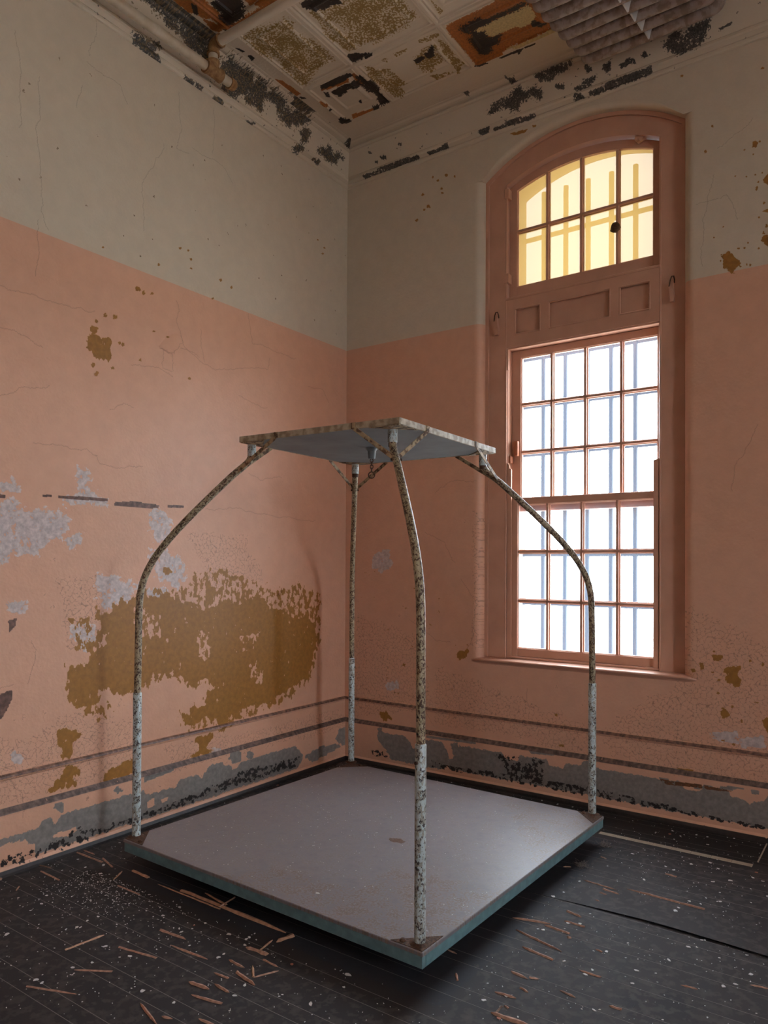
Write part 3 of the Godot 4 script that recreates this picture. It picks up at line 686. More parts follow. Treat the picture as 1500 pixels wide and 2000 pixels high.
const WHITE := Color(0.785, 0.73, 0.65)
const PINK := Color(0.825, 0.632, 0.525)
const OCHRE := Color(0.585, 0.40, 0.165)
const LILAC := Color(0.74, 0.68, 0.66)
const GRAY := Color(0.50, 0.48, 0.455)
const SLATE := Color(0.275, 0.26, 0.24)
const BLACKISH := Color(0.11, 0.085, 0.08)
const BROWN := Color(0.40, 0.29, 0.25)
const RUST := Color(0.60, 0.35, 0.13)
const PAINT_LINE := 2.638
const WALL_W := 2.6
const WALL_TOP := 3.76
const TEX := 440.0


func make_materials() -> void:
	# left wall: white over pink, worn down to older coats
	var t := Sheet.new(WALL_W, WALL_TOP, TEX, WALL_TOP, false, 21)
	t.base([[0.0, WALL_TOP - PAINT_LINE, WHITE], [WALL_TOP - PAINT_LINE, WALL_TOP, PINK]])
	t.mottle(0.00017)
	t.specks(50, 0.0, 2.4, 2.7, 3.6, Color(0.42, 0.34, 0.25), 2.2, 3)
	t.crack(L_CRACK, 0.84, 4)
	t.crackle(CRACKLE_L, 8, 0.80, 12)
	t.peel(L_LILAC, LILAC, 0.0014, 1.5, 0.84, 22, false, [], 2.0)
	t.peel(L_OCHRE_FUZZ, OCHRE, 0.0008, 1.3, 0.52, 34, true)
	t.peel(L_OCHRE, OCHRE, 0.0008, 1.35, 1.03, 38, true, L_OCHRE_HOLE, 1.5)
	t.peel(L_BROWN, BROWN, 0.003, 0.6, 1.0, 40, false)
	t.peel(L_GRAY, GRAY, 0.001, 0.6, 1.0, 30, false, L_GRAY_HOLE)
	t.peel(L_BLACK, BLACKISH, 0.003, 1.5, 0.5, 42, false)
	grime(t)
	mats.wall_left = sheet_mat(t, 0.5, 0.25)

	t = Sheet.new(WALL_W, WALL_TOP, TEX, WALL_TOP, false, 51)
	t.base([[0.0, WALL_TOP - PAINT_LINE, WHITE], [WALL_TOP - PAINT_LINE, WALL_TOP, PINK]])
	t.mottle(0.00017)
	t.specks(26, 0.1, 0.9, 0.45, 1.3, OCHRE, 2.5, 5)
	t.crack(R_CRACK, 0.84, 6)
	t.crackle(CRACKLE_R, 18, 0.80, 12)
	t.peel(R_LILAC, LILAC, 0.0012, 0.9, 0.8, 22, false)
	t.peel(R_OCHRE, OCHRE, 0.0008, 1.3, 1.05, 38, false, [], 1.3)
	t.peel(R_GRAY, GRAY, 0.001, 0.6, 1.0, 30, false, R_GRAY_HOLE)
	t.peel(R_RUST, Color(0.36, 0.22, 0.12), 0.004, 1.2, 0.65, 36, false)
	t.peel(R_BLACK, BLACKISH, 0.003, 1.5, 0.5, 42, false)
	grime(t)
	mats.wall_right = sheet_mat(t, 0.5, 0.25)

	# cornices and ceiling
	t = Sheet.new(WALL_W, 0.26, 520.0, 3.94, false, 71, 0.12)
	t.base([[0.0, 0.26, WHITE]])
	t.specks(130, 0.05, 2.5, 3.7, 3.9, SLATE, 2.6, 9)
	t.peel(LC_GRAY, SLATE, 0.005, 1.7, 1.0, 40, false, [], 2.2)
	t.peel(LC_GRAY, Color(0.36, 0.30, 0.22), 0.005, 1.6, 0.36, 40, false)
	t.specks(160, 0.4, 2.5, 3.8, 3.9, Color(0.40, 0.35, 0.26), 3.0, 10)
	mats.cornice_left = sheet_mat(t, 0.6, 0.3)
	t = Sheet.new(WALL_W, 0.26, 520.0, 3.94, false, 81, 0.12)
	t.base([[0.0, 0.26, WHITE]])
	t.specks(40, 0.05, 2.5, 3.7, 3.9, SLATE, 2.6, 12)
	t.peel(RC_GRAY, SLATE, 0.005, 1.7, 1.02, 40, false, [], 2.2)
	mats.cornice_right = sheet_mat(t, 0.6, 0.3)
	t = Sheet.new(2.7, 2.3, TEX, 0.0, true, 91, 0.15)
	t.base([[0.0, 2.3, WHITE]])
	t.peel(C_OCHRE_FUZZ, Color(0.52, 0.42, 0.22), 0.001, 1.5, 0.62, 30, false)
	t.peel(C_RUST, RUST, 0.0016, 0.8, 1.0, 20, false)
	t.peel(C_CREAM, Color(0.74, 0.66, 0.46), 0.001, 0.6, 1.0, 6, false)
	t.peel(C_BLACK, Color(0.13, 0.085, 0.06), 0.005, 1.2, 0.98, 40, false)
	mats.ceiling = sheet_mat(t, 0.55, 0.25)

	# floor: black sheet flooring with a film of dust, clean where the platform once stood
	t = Sheet.new(3.0, 3.0, 300.0, 0.0, true, 101)
	t.base([[0.0, 3.0, Color(0.19, 0.178, 0.182)]])
	t.peel([[1500, 380, 1862, 420, 1868, 700, 1872, 1100, 1850, 1500, 1862, 1975, 260, 1975, 300, 380]], Color(0.18, 0.18, 0.20), 0.0006, 0.25, 1.0, 0, false)
	t.peel([[0, 0, 3000, 0, 3000, 330, 1300, 330, 0, 330]], Color(0.13, 0.12, 0.12), 0.001, 0.35, 1.0, 0, false)
	t.peel([[2280, 1560, 2420, 1500, 2480, 1620, 2350, 1700]], Color(0.16, 0.15, 0.16), 0.001, 1.0, 0.9, 0, false)
	t.peel([[0, 0, 260, 0, 260, 3000, 0, 3000], [1900, 400, 3000, 400, 3000, 2900, 1000, 2900, 300, 2600, 300, 2050, 1900, 2050]], Color(0.23, 0.215, 0.212), 0.002, 1.5, 0.42, 0, false)
	mats.floor = sheet_mat(t, 0.75, 0.02)
	mats.floor.metallic_specular = 0.4
	mats.floor_bed = flat(Color(0.45, 0.43, 0.41), 0.9)

	# wood and metal
	var grain := noise_texture(5, 0.012, Color(0.86, 0.86, 0.86), Color(1, 1, 1))
	mats.grain_relief = noise_texture(6, 0.03, Color(0.35, 0.35, 0.35), Color(0.65, 0.65, 0.65))
	mats.casing = tri_mat(noise_texture(15, 0.008, Color(0.735, 0.55, 0.455), Color(0.79, 0.60, 0.50)), 1.2, 0.42, mats.grain_relief, 0.04)
	mats.raw_wood = tri_mat(noise_texture(16, 0.02, Color(0.60, 0.34, 0.22), Color(0.72, 0.45, 0.31)), 3.0, 0.6)
	mats.white_plain = tri_mat(noise_texture(17, 0.006, WHITE.darkened(0.06), WHITE), 0.5, 0.6)
	mats.pink_plain = tri_mat(noise_texture(18, 0.006, PINK.darkened(0.06), PINK), 0.5, 0.5)
	mats.masonry = tri_mat(noise_texture(19, 0.02, Color(0.42, 0.40, 0.38), Color(0.55, 0.53, 0.5)), 2.0, 0.9)
	mats.iron = flat(Color(0.26, 0.28, 0.30), 0.6)
	mats.grain = grain
	mats.chipped_blue = sheet_mat(chipped(Color(0.71, 0.765, 0.77), Color(0.20, 0.18, 0.18), 0.17, 31), 0.45, 0.12)
	mats.chipped_blue.texture_repeat = true
	mats.chipped_cream = sheet_mat(chipped(Color(0.66, 0.61, 0.50), Color(0.24, 0.16, 0.115), 0.33, 33), 0.5, 0.12)
	mats.chipped_cream.texture_repeat = true
	mats.rust = tri_mat(noise_texture(35, 0.03, Color(0.16, 0.10, 0.075), Color(0.42, 0.29, 0.19)), 6.0, 0.85, mats.grain_relief, 0.08)
	mats.brace = tri_mat(noise_texture(36, 0.02, Color(0.24, 0.16, 0.11), Color(0.72, 0.64, 0.50), 512, 5, 0.5), 3.0, 0.7)
	mats.board_edge = tri_mat(noise_texture(37, 0.03, Color(0.50, 0.44, 0.35), Color(0.75, 0.70, 0.60), 512, 5, 0.2), 1.6, 0.6)
	mats.board_under = tri_mat(noise_texture(38, 0.01, Color(0.42, 0.45, 0.46), Color(0.50, 0.53, 0.54)), 1.0, 0.55)
	mats.teal = tri_mat(noise_texture(39, 0.02, Color(0.33, 0.45, 0.47), Color(0.43, 0.58, 0.60)), 2.0, 0.5)
	mats.platform_top = sheet_mat(platform_sheet(), 0.42, 0.03)
	mats.dark_wood = flat(Color(0.10, 0.09, 0.085), 0.8)
	mats.pipe = tri_mat(noise_texture(40, 0.012, Color(0.66, 0.58, 0.47), Color(0.76, 0.72, 0.65)), 2.0, 0.55)
	mats.pipe_rust = tri_mat(noise_texture(41, 0.02, Color(0.42, 0.27, 0.14), Color(0.70, 0.56, 0.38)), 4.0, 0.7)
	mats.radiator = tri_mat(noise_texture(42, 0.022, Color(0.45, 0.37, 0.31), Color(0.65, 0.60, 0.57), 512, 5, 0.4), 1.7, 0.5)
	mats.radiator_hub = flat(Color(0.78, 0.79, 0.80), 0.35)
	mats.chip = flat(Color(0.80, 0.80, 0.79), 0.7)
	mats.chip_pink = flat(Color(0.66, 0.42, 0.33), 0.7)
	mats.dust = flat(Color(0.52, 0.49, 0.46), 0.95)
	mats.inlay = tri_mat(noise_texture(43, 0.02, Color(0.60, 0.56, 0.49), Color(0.70, 0.66, 0.58)), 3.0, 0.7)
	var tones := [[Color(0.66, 0.50, 0.40), Color(0.80, 0.66, 0.55)], [Color(0.57, 0.43, 0.36), Color(0.78, 0.62, 0.53)], [Color(0.40, 0.31, 0.26), Color(0.54, 0.43, 0.36)], [Color(0.58, 0.43, 0.33), Color(0.77, 0.60, 0.48)]]
	for k in 4:
		mats["splinter%d" % k] = tri_mat(noise_texture(50 + k, 0.03, tones[k][0], tones[k][1], 256), 6.0, 0.75)

	# glass: clear but filmed panes below, obscured amber panes above
	mats.glass_clear = glass(Color(0.72, 0.84, 0.98), 0.07, Color(1, 1, 1))
	mats.glass_filmed = glass(Color(0.70, 0.82, 0.95), 0.09, Color(1, 1, 1))
	mats.glass_amber = glass(Color(0.42, 0.33, 0.175), 0.985, Color(1, 1, 1))


func glass(tint: Color, film: float, through: Color) -> StandardMaterial3D:
	var m := StandardMaterial3D.new()
	m.albedo_color = Color(tint, film)
	m.transparency = BaseMaterial3D.TRANSPARENCY_ALPHA
	m.roughness = 0.35
	m.backlight_enabled = true
	m.backlight = through * tint
	return m


# dirt caught on the ledges of the skirting, worn black paint along its foot
func grime(t: Sheet) -> void:
	t.peel([[0, 398, 2600, 398, 2600, 385, 0, 385]], Color(0.44, 0.33, 0.28), 0.004, 0.8, 0.85, 0, false)
	t.peel([[0, 264, 2600, 264, 2600, 241, 0, 241]], Color(0.38, 0.31, 0.28), 0.004, 0.9, 0.9, 0, false)
	t.peel([[0, 24, 2600, 24, 2600, -60, 0, -60]], Color(0.13, 0.105, 0.10), 0.003, 0.6, 1.0, 20, false, [], 0.4)


# one metre of painted tube, chipped to metal
func chipped(paint: Color, under: Color, amount: float, seed_: int) -> Sheet:
	var t := Sheet.new(0.125, 1.0, 1024.0, 0.0, true, seed_)
	t.base([[0.0, 1.0, paint]])
	t.peel([[-20, -20, 145, -20, 145, 1020, -20, 1020]], paint.darkened(0.15).lerp(Color(0.6, 0.5, 0.35), 0.3), 0.002, 1.2, 0.48, 4, true)
	t.peel([[-20, -20, 145, -20, 145, 1020, -20, 1020]], under, 0.004, 1.7, amount, 30, false)
	return t


# grey painted sheet, scuffed brown
func platform_sheet() -> Sheet:
	var t := Sheet.new(1.48, 1.48, 500.0, 0.0, true, 61, 0.16)
	t.base([[0.0, 1.48, Color(0.50, 0.485, 0.50)]])
	t.mottle(0.0007)
	t.peel([[-20, -20, 1500, -20, 1500, 1500, -20, 1500]], Color(0.475, 0.45, 0.445), 0.0012, 1.4, 0.42, 0, false, [], 0.1)
	t.peel([[1000, 40, 1500, 20, 1500, 760, 1380, 560], [1050, 1050, 1500, 950, 1500, 1500, 1050, 1500], [700, 1300, 1100, 1250, 1100, 1500, 600, 1500]], Color(0.45, 0.405, 0.375), 0.002, 1.7, 0.44, 0, false, [], 2.0)
	t.peel([[860, 800, 900, 780, 935, 795, 930, 820, 880, 825]], Color(0.38, 0.29, 0.24), 0.002, 0.6, 1.0, 4, false)
	return t


# ---------------------------------------------------------------- room

const SKIRT := [[0.0, 0.40], [0.006, 0.397], [0.013, 0.392], [0.016, 0.385], [0.012, 0.377], [0.007, 0.373], [0.007, 0.264], [0.010, 0.261], [0.024, 0.246], [0.026, 0.240], [0.025, 0.235], [0.025, 0.034], [0.028, 0.030], [0.035, 0.022], [0.042, 0.010], [0.044, 0.0]]
const OPEN_L := 0.983
const OPEN_R := 2.084
const OPEN_SPRING := 3.462
const OPEN_CROWN := 3.645
const OPEN_BOTTOM := 0.715


func profile(rows: Array) -> PackedVector2Array:
	var out := PackedVector2Array()
	for r in rows:
		out.append(Vector2(r[0], r[1]))
	return out


func wall_uv(along: float, y: float) -> Vector2:
	return Vector2(along / WALL_W, (WALL_TOP - y) / WALL_TOP)


func build_walls() -> void:
	# left wall: plastered face, then the solid wall behind it
	var left := setting("wall_left", "peeling pink and white plaster wall left of the corner", "wall")
	var st := begin()
	var y0 := 0.36
	var a := Vector3(0, y0, 0)
	var b := Vector3(0, WALL_TOP, 0)
	var c := Vector3(0, WALL_TOP, WALL_W)
	var d := Vector3(0, y0, WALL_W)
	quad(st, a, b, c, d, wall_uv(0, y0), wall_uv(0, WALL_TOP), wall_uv(WALL_W, WALL_TOP), wall_uv(WALL_W, y0))
	part("plaster", done(st), mats.wall_left, left)
	# a blister of paint that has sprung away along its lower edge
	st = begin()
	var rim := [[1.480, 2.306, 0.0006], [1.440, 2.292, 0.007], [1.399, 2.284, 0.016], [1.362, 2.318, 0.014], [1.330, 2.360, 0.004], [1.345, 2.402, 0.0006], [1.390, 2.392, 0.0006], [1.435, 2.362, 0.0006]]
	for k in rim.size():
		var p: Array = rim[k]
		var q: Array = rim[(k + 1) % rim.size()]
		st.set_smooth_group(1)
		for v in [Vector3(0.009, 2.345, 1.396), Vector3(q[2], q[1], q[0]), Vector3(p[2], p[1], p[0])]:
			st.set_uv(wall_uv(v.z, v.y))
			st.add_vertex(v)
	part("paint_blister", done(st), mats.wall_left, left)
	box_part("plaster_lower", Vector3(-0.2, 0, WALL_W), Vector3(0, PAINT_LINE, ROOM_Z), mats.pink_plain, left, 0.0)
	box_part("plaster_upper", Vector3(-0.2, PAINT_LINE, WALL_W), Vector3(0, CEIL + 0.05, ROOM_Z), mats.white_plain, left, 0.0)
	box_part("brickwork", Vector3(-0.35, -0.1, -0.36), Vector3(-0.004, CEIL + 0.2, WALL_W + 0.002), mats.masonry, left, 0.0)

	var skirt := setting("baseboard_left", "moulded skirting with grey patches along the left wall", "baseboard")
	st = begin()
	add_moulding(st, true, profile(SKIRT), WALL_W, WALL_W, WALL_TOP, WALL_TOP)
	part("moulding", done(st), mats.wall_left, skirt)
	st = begin()
	add_moulding(st, true, profile(SKIRT), ROOM_Z, WALL_W, WALL_TOP, WALL_TOP, WALL_W)
	part("moulding", done(st), mats.pink_plain, skirt)
	skirt = setting("baseboard_right", "moulded skirting with grey patches below the window", "baseboard")
	st = begin()
	add_moulding(st, false, profile(SKIRT), WALL_W, WALL_W, WALL_TOP, WALL_TOP)
	part("moulding", done(st), mats.wall_right, skirt)
	st = begin()
	add_moulding(st, false, profile(SKIRT), ROOM_X, WALL_W, WALL_TOP, WALL_TOP, WALL_W)
	part("moulding", done(st), mats.pink_plain, skirt)

	# window wall: face with an arched opening, rounded plaster arrises, reveal
	var right := setting("wall_right", "peeling pink and white plaster wall round the arched window", "wall")
	st = begin()
	var rs := 0.048
	var ra := 0.026
	var wl := OPEN_L - rs
	var wr := OPEN_R + rs
	wall_rect(st, 0.0, wl, y0, WALL_TOP)
	wall_rect(st, wr, WALL_W, y0, WALL_TOP)
	wall_rect(st, wl, wr, y0, OPEN_BOTTOM)
	var arch := arc(OPEN_L, OPEN_R, OPEN_SPRING, OPEN_CROWN)
	# above the arch, down to a line ra above it
	var lifts := PackedFloat32Array()
	for k in arch.size():
		lifts.append(ra * smoothstep(0.0, 4.0, minf(k, arch.size() - 1 - k)))
	var tops := PackedVector2Array([Vector2(wl, OPEN_SPRING)])
	for k in arch.size():
		tops.append(arch[k] + Vector2(0, lifts[k]))
	tops.append(Vector2(wr, OPEN_SPRING))
	for k in tops.size() - 1:
		var p := tops[k]
		var q := tops[k + 1]
		quad(st, Vector3(p.x, p.y, 0), Vector3(p.x, WALL_TOP, 0), Vector3(q.x, WALL_TOP, 0), Vector3(q.x, q.y, 0), wall_uv(p.x, p.y), wall_uv(p.x, WALL_TOP), wall_uv(q.x, WALL_TOP), wall_uv(q.x, q.y))
	# rounded arch arris and soffit
	for k in arch.size() - 1:
		var p := arch[k]
		var q := arch[k + 1]
		var steps := 5
		for i in steps + 1:
			var t0 := PI / 2 * i / steps
			var t1 := PI / 2 * (i + 1) / steps
			var s0 := (1.0 - sin(t0)) if i < steps else 0.0
			var z0 := -ra * (1.0 - cos(t0)) if i < steps else -ra
			var s1 := (1.0 - sin(t1)) if i < steps else 0.0
			var z1 := -ra * (1.0 - cos(t1)) if i < steps else -0.21
			var pa := p.y + lifts[k] * s0
			var pb := p.y + lifts[k] * s1
			var qa := q.y + lifts[k + 1] * s0
			var qb := q.y + lifts[k + 1] * s1
			quad(st, Vector3(p.x, pb, z1), Vector3(p.x, pa, z0), Vector3(q.x, qa, z0), Vector3(q.x, qb, z1), wall_uv(p.x, pb), wall_uv(p.x, pa), wall_uv(q.x, qa), wall_uv(q.x, qb), 2)
	# rounded upright arrises
	for side in [-1.0, 1.0]:
		var edge: float = OPEN_L if side < 0 else OPEN_R
		var steps := 8
		for i in steps + 1:
			var t0 := PI / 2 * i / steps
			var t1 := PI / 2 * (i + 1) / steps
			var x0: float = edge + side * rs * (1.0 - sin(t0)) if i < steps else edge
			var z0 := -rs * (1.0 - cos(t0)) if i < steps else -rs
			var x1: float = edge + side * rs * (1.0 - sin(t1)) if i < steps else edge
			var z1 := -rs * (1.0 - cos(t1)) if i < steps else -0.21
			var top := OPEN_SPRING
			var lo := OPEN_BOTTOM
			var u0: float = x0 - side * z0 * 0.6
			var u1: float = x1 - side * z1 * 0.6
			var e := [Vector3(x0, lo, z0), Vector3(x0, top, z0), Vector3(x1, top, z1), Vector3(x1, lo, z1)]
			var uv := [wall_uv(u0, lo), wall_uv(u0, top), wall_uv(u1, top), wall_uv(u1, lo)]
			if side > 0:
				e.reverse()
				uv.reverse()
			quad(st, e[0], e[1], e[2], e[3], uv[0], uv[1], uv[2], uv[3], 3)
			if i < steps:
				# close the top of the rounding
				st.set_smooth_group(-1)
				for v in [Vector3(edge, top, 0), Vector3(x0, top, z0), Vector3(x1, top, z1)] if side < 0 else [Vector3(edge, top, 0), Vector3(x1, top, z1), Vector3(x0, top, z0)]:
					st.set_uv(wall_uv(v.x, v.y))
					st.add_vertex(v)
	quad(st, Vector3(wl, OPEN_BOTTOM, -0.21), Vector3(wl, OPEN_BOTTOM, 0.0), Vector3(wr, OPEN_BOTTOM, 0.0), Vector3(wr, OPEN_BOTTOM, -0.21), wall_uv(wl, OPEN_BOTTOM), wall_uv(wl, OPEN_BOTTOM), wall_uv(wr, OPEN_BOTTOM), wall_uv(wr, OPEN_BOTTOM))
	part("plaster", done(st), mats.wall_right, right)
	# outer leaf with the narrower masonry opening
	var ol := 1.096
	var orr := 1.975
	st = begin()
	var poly := PackedVector2Array([Vector2(-0.1, -0.1), Vector2(ol, -0.1), Vector2(ol, 3.45)])
	poly.append_array(arc(ol, orr, 3.45, 3.566))
	poly.append_array(PackedVector2Array([Vector2(orr, -0.1), Vector2(WALL_W + 0.002, -0.1), Vector2(WALL_W + 0.002, CEIL + 0.2), Vector2(-0.1, CEIL + 0.2)]))
	add_prism(st, poly, -0.36, -0.205)
	add_box(st, Transform3D(Basis(), Vector3((ol + orr) * 0.5, 0.29, -0.28)), Vector3(orr - ol, 0.78, 0.15), 0.0)
	part("masonry", done(st), mats.masonry, right)

	var rear := setting("wall_back", "plain pink and white wall behind the viewer", "wall")
	box_part("plaster_lower", Vector3(-0.2, 0, ROOM_Z), Vector3(ROOM_X + 0.2, PAINT_LINE, ROOM_Z + 0.2), mats.pink_plain, rear, 0.0)
	box_part("plaster_upper", Vector3(-0.2, PAINT_LINE, ROOM_Z), Vector3(ROOM_X + 0.2, CEIL + 0.05, ROOM_Z + 0.2), mats.white_plain, rear, 0.0)
	# far wall and the end of the window wall, each with a tall plain window that lights the room
	rear = setting("wall_far", "plain pink and white wall out of view on the right", "wall")
	for r in [[0.0, FAR_Y0, -0.36, ROOM_Z, "lower"], [FAR_Y0, PAINT_LINE, -0.36, FAR_A, "lower"], [FAR_Y0, PAINT_LINE, FAR_B, ROOM_Z, "lower"], [PAINT_LINE, FAR_Y1, -0.36, FAR_A, "upper"], [PAINT_LINE, FAR_Y1, FAR_B, ROOM_Z, "upper"], [FAR_Y1, CEIL + 0.05, -0.36, ROOM_Z, "upper"]]:
		box_part("plaster_" + r[4], Vector3(ROOM_X, r[0], r[2]), Vector3(ROOM_X + 0.3, r[1], r[3]), mats.pink_plain if r[4] == "lower" else mats.white_plain, rear, 0.0)
	for r in [[0.0, FAR_Y0, WALL_W, ROOM_X, "lower"], [FAR_Y0, PAINT_LINE, WALL_W, SIDE_A, "lower"], [FAR_Y0, PAINT_LINE, SIDE_B, ROOM_X, "lower"], [PAINT_LINE, FAR_Y1, WALL_W, SIDE_A, "upper"], [PAINT_LINE, FAR_Y1, SIDE_B, ROOM_X, "upper"], [FAR_Y1, CEIL + 0.05, WALL_W, ROOM_X, "upper"]]:
		box_part("plaster_" + r[4], Vector3(r[2], r[0], -0.36), Vector3(r[3], r[1], 0), mats.pink_plain if r[4] == "lower" else mats.white_plain, right, 0.0)
	plain_window("window_2", Transform3D(Basis(Vector3.UP, -PI / 2), Vector3(ROOM_X + 0.15, FAR_Y0, FAR_A)), FAR_B - FAR_A)
	plain_window("window_3", Transform3D(Basis(), Vector3(SIDE_A, FAR_Y0, -0.18)), SIDE_B - SIDE_A)


const FAR_A := 2.95
const FAR_B := 3.90
const SIDE_A := 6.1
const SIDE_B := 6.9
const FAR_Y0 := 0.72
const FAR_Y1 := 3.45


func plain_window(called: String, at: Transform3D, width: float) -> void:
	var w := setting(called, "tall window of small panes out of view on the right", "window")
	w.transform = at
	var h := FAR_Y1 - FAR_Y0
	var m: Material = mats.casing
	for r in [[0.0, 0.07, 0.0, h], [width - 0.07, width, 0.0, h], [0.07, width - 0.07, 0.0, 0.08], [0.07, width - 0.07, h - 0.08, h], [0.07, width - 0.07, h * 0.36, h * 0.36 + 0.05], [0.07, width - 0.07, h * 0.68, h * 0.68 + 0.07]]:
		zbox("frame_member", r[0], r[1], r[2], r[3], -0.03, 0.03, m, w)
	for k in [1, 2, 3]:
		var x: float = 0.07 + (width - 0.14) * k / 4.0
		zbox("glazing_bar", x - 0.009, x + 0.009, 0.08, h - 0.08, -0.012, 0.012, m, w)
	pane("pane", rect(0.07, width - 0.07, 0.08, h - 0.08), 0.0, mats.glass_clear, w)


func wall_rect(st: SurfaceTool, x0: float, x1: float, y0: float, y1: float) -> void:
	quad(st, Vector3(x0, y0, 0), Vector3(x0, y1, 0), Vector3(x1, y1, 0), Vector3(x1, y0, 0), wall_uv(x0, y0), wall_uv(x0, y1), wall_uv(x1, y1), wall_uv(x1, y0))


func build_floor() -> void:
	var fl := setting("floor", "dark floor of long strips scattered with paint chips", "floor")
	box_part("floor_bed", Vector3(-0.2, -0.12, -0.2), Vector3(ROOM_X + 0.2, -0.0002, ROOM_Z + 0.2), mats.floor_bed, fl, 0.0)
	# long strips in pairs of a wide and a narrow one
	var edges := []
	var k := -8
	while 1.307 + 0.1775 * k < ROOM_Z:
		edges.append(1.307 + 0.1775 * k)
		edges.append(1.3645 + 0.1775 * k)
		k += 1
	edges[0] = 0.0
	for i in edges.size() - 1:
		var z0: float = maxf(edges[i], 0.0)
		var z1: float = minf(edges[i + 1], ROOM_Z)
		if z1 - z0 < 0.01:
			continue
		var st := begin()
		var g := 0.0009
		var za := z0 + g
		var zb := z1 - g
		var uv := func(p: Vector3): return Vector2(p.x / 3.0, p.z / 3.0)
		var c := 0.0003
		for s in [[Vector3(0, 0, za + c), Vector3(0, 0, zb - c), Vector3(ROOM_X, 0, zb - c), Vector3(ROOM_X, 0, za + c)], [Vector3(0, -0.004, za), Vector3(0, 0, za + c), Vector3(ROOM_X, 0, za + c), Vector3(ROOM_X, -0.004, za)], [Vector3(0, 0, zb - c), Vector3(0, -0.004, zb), Vector3(ROOM_X, -0.004, zb), Vector3(ROOM_X, 0, zb - c)]]:
			quad(st, s[3], s[2], s[1], s[0], uv.call(s[3]), uv.call(s[2]), uv.call(s[1]), uv.call(s[0]))
		part("floor_strip", done(st), mats.floor, fl)
	# a loose sheet at the right whose near edge has lifted
	var st := begin()
	var n := 24
	for i in n:
		for j in 6:
			var f := func(a: int, b: int) -> Vector3:
				var x := 1.75 + 1.6 * a / n
				var t := b / 6.0
				var z := 0.95 + (0.175 + 0.012 * sin(x * 5.0)) * t
				var lift := clampf((x - 1.90) * 0.02, 0.0, 0.007) * t * t * t + 0.0012
				return Vector3(x, lift, z)
			var p: Vector3 = f.call(i, j)
			var q: Vector3 = f.call(i + 1, j)
			var r: Vector3 = f.call(i + 1, j + 1)
			var s: Vector3 = f.call(i, j + 1)
			quad(st, p, q, r, s, Vector2(p.x, p.z) / 3.0, Vector2(q.x, q.z) / 3.0, Vector2(r.x, r.z) / 3.0, Vector2(s.x, s.z) / 3.0, 1)
			if j == 5:
				quad(st, s, r, r + Vector3(0, -0.0025, -0.001), s + Vector3(0, -0.0025, -0.001))
	part("lifted_sheet_edge", done(st), mats.floor, fl)
	# pale inlaid strip of short pieces
	for i in 8:
		var x := 1.795 + i * 0.0812
		box_part("inlay_piece", Vector3(x, -0.003, 0.338 + rng.randf_range(-0.001, 0.001)), Vector3(x + 0.0800, 0.0015, 0.369), mats.inlay, fl, 0.0008)
	box_part("seam_strip", Vector3(2.452, -0.003, 0.02), Vector3(2.458, 0.001, 0.30), mats.inlay, fl, 0.0005)


func build_ceiling() -> void:
	var ce := setting("ceiling", "pressed metal ceiling of square panels with flaking paint", "ceiling")
	box_part("ceiling_slab", Vector3(-0.2, CEIL + 0.012, -0.36), Vector3(ROOM_X + 0.2, CEIL + 0.2, ROOM_Z + 0.2), mats.white_plain, ce, 0.0)
	var xs := [0.199, 0.549, 1.08, 1.61, 2.14, 2.67, 3.20, 3.73, 4.26]
	var zs := [0.286, 0.665, 1.195, 1.725, 2.255, 2.785, 3.315, 3.845]
	var uv := func(p: Vector3): return Vector2(p.x / 2.7, p.z / 2.3)
	# pressed profile: inset from the panel's edge, drop below the ceiling plane
	var rings := [[0.0, 0.010], [0.006, 0.010], [0.010, 0.006], [0.013, 0.003], [0.017, 0.004], [0.021, 0.008], [0.026, 0.008], [0.030, 0.002], [0.034, 0.0], [0.078, 0.0], [0.082, 0.003], [0.090, 0.007], [0.097, 0.007], [0.102, 0.004], [0.106, 0.002], [0.120, 0.002]]
	for i in xs.size() - 1:
		for j in zs.size() - 1:
			var x0: float = xs[i]
			var x1: float = xs[i + 1]
			var z0: float = zs[j]
			var z1: float = zs[j + 1]
			var st := begin()
			for k in rings.size():
				var e: float = rings[k][0]
				var y: float = CEIL - rings[k][1]
				var f: float = rings[mini(k + 1, rings.size() - 1)][0]
				var yy: float = CEIL - rings[mini(k + 1, rings.size() - 1)][1]
				var o := [Vector3(x0 + e, y, z0 + e), Vector3(x1 - e, y, z0 + e), Vector3(x1 - e, y, z1 - e), Vector3(x0 + e, y, z1 - e)]
				var n := [Vector3(x0 + f, yy, z0 + f), Vector3(x1 - f, yy, z0 + f), Vector3(x1 - f, yy, z1 - f), Vector3(x0 + f, yy, z1 - f)]
				if k == rings.size() - 1:
					quad(st, o[3], o[2], o[1], o[0], uv.call(o[3]), uv.call(o[2]), uv.call(o[1]), uv.call(o[0]))
				else:
					for m in 4:
						var w := (m + 1) % 4
						quad(st, n[m], n[w], o[w], o[m], uv.call(n[m]), uv.call(n[w]), uv.call(o[w]), uv.call(o[m]))
			part("ceiling_panel", done(st), mats.ceiling, ce)
	# flat border between panels and cornice
	for r in [[0.0, 0.0, ROOM_X, 0.286], [0.0, 0.286, 0.199, ROOM_Z]]:
		var st := begin()
		var p := [Vector3(r[0], CEIL - 0.001, r[1]), Vector3(r[2], CEIL - 0.001, r[1]), Vector3(r[2], CEIL - 0.001, r[3]), Vector3(r[0], CEIL - 0.001, r[3])]
		quad(st, p[3], p[2], p[1], p[0], uv.call(p[3]), uv.call(p[2]), uv.call(p[1]), uv.call(p[0]))
		part("border_strip", done(st), mats.ceiling, ce)


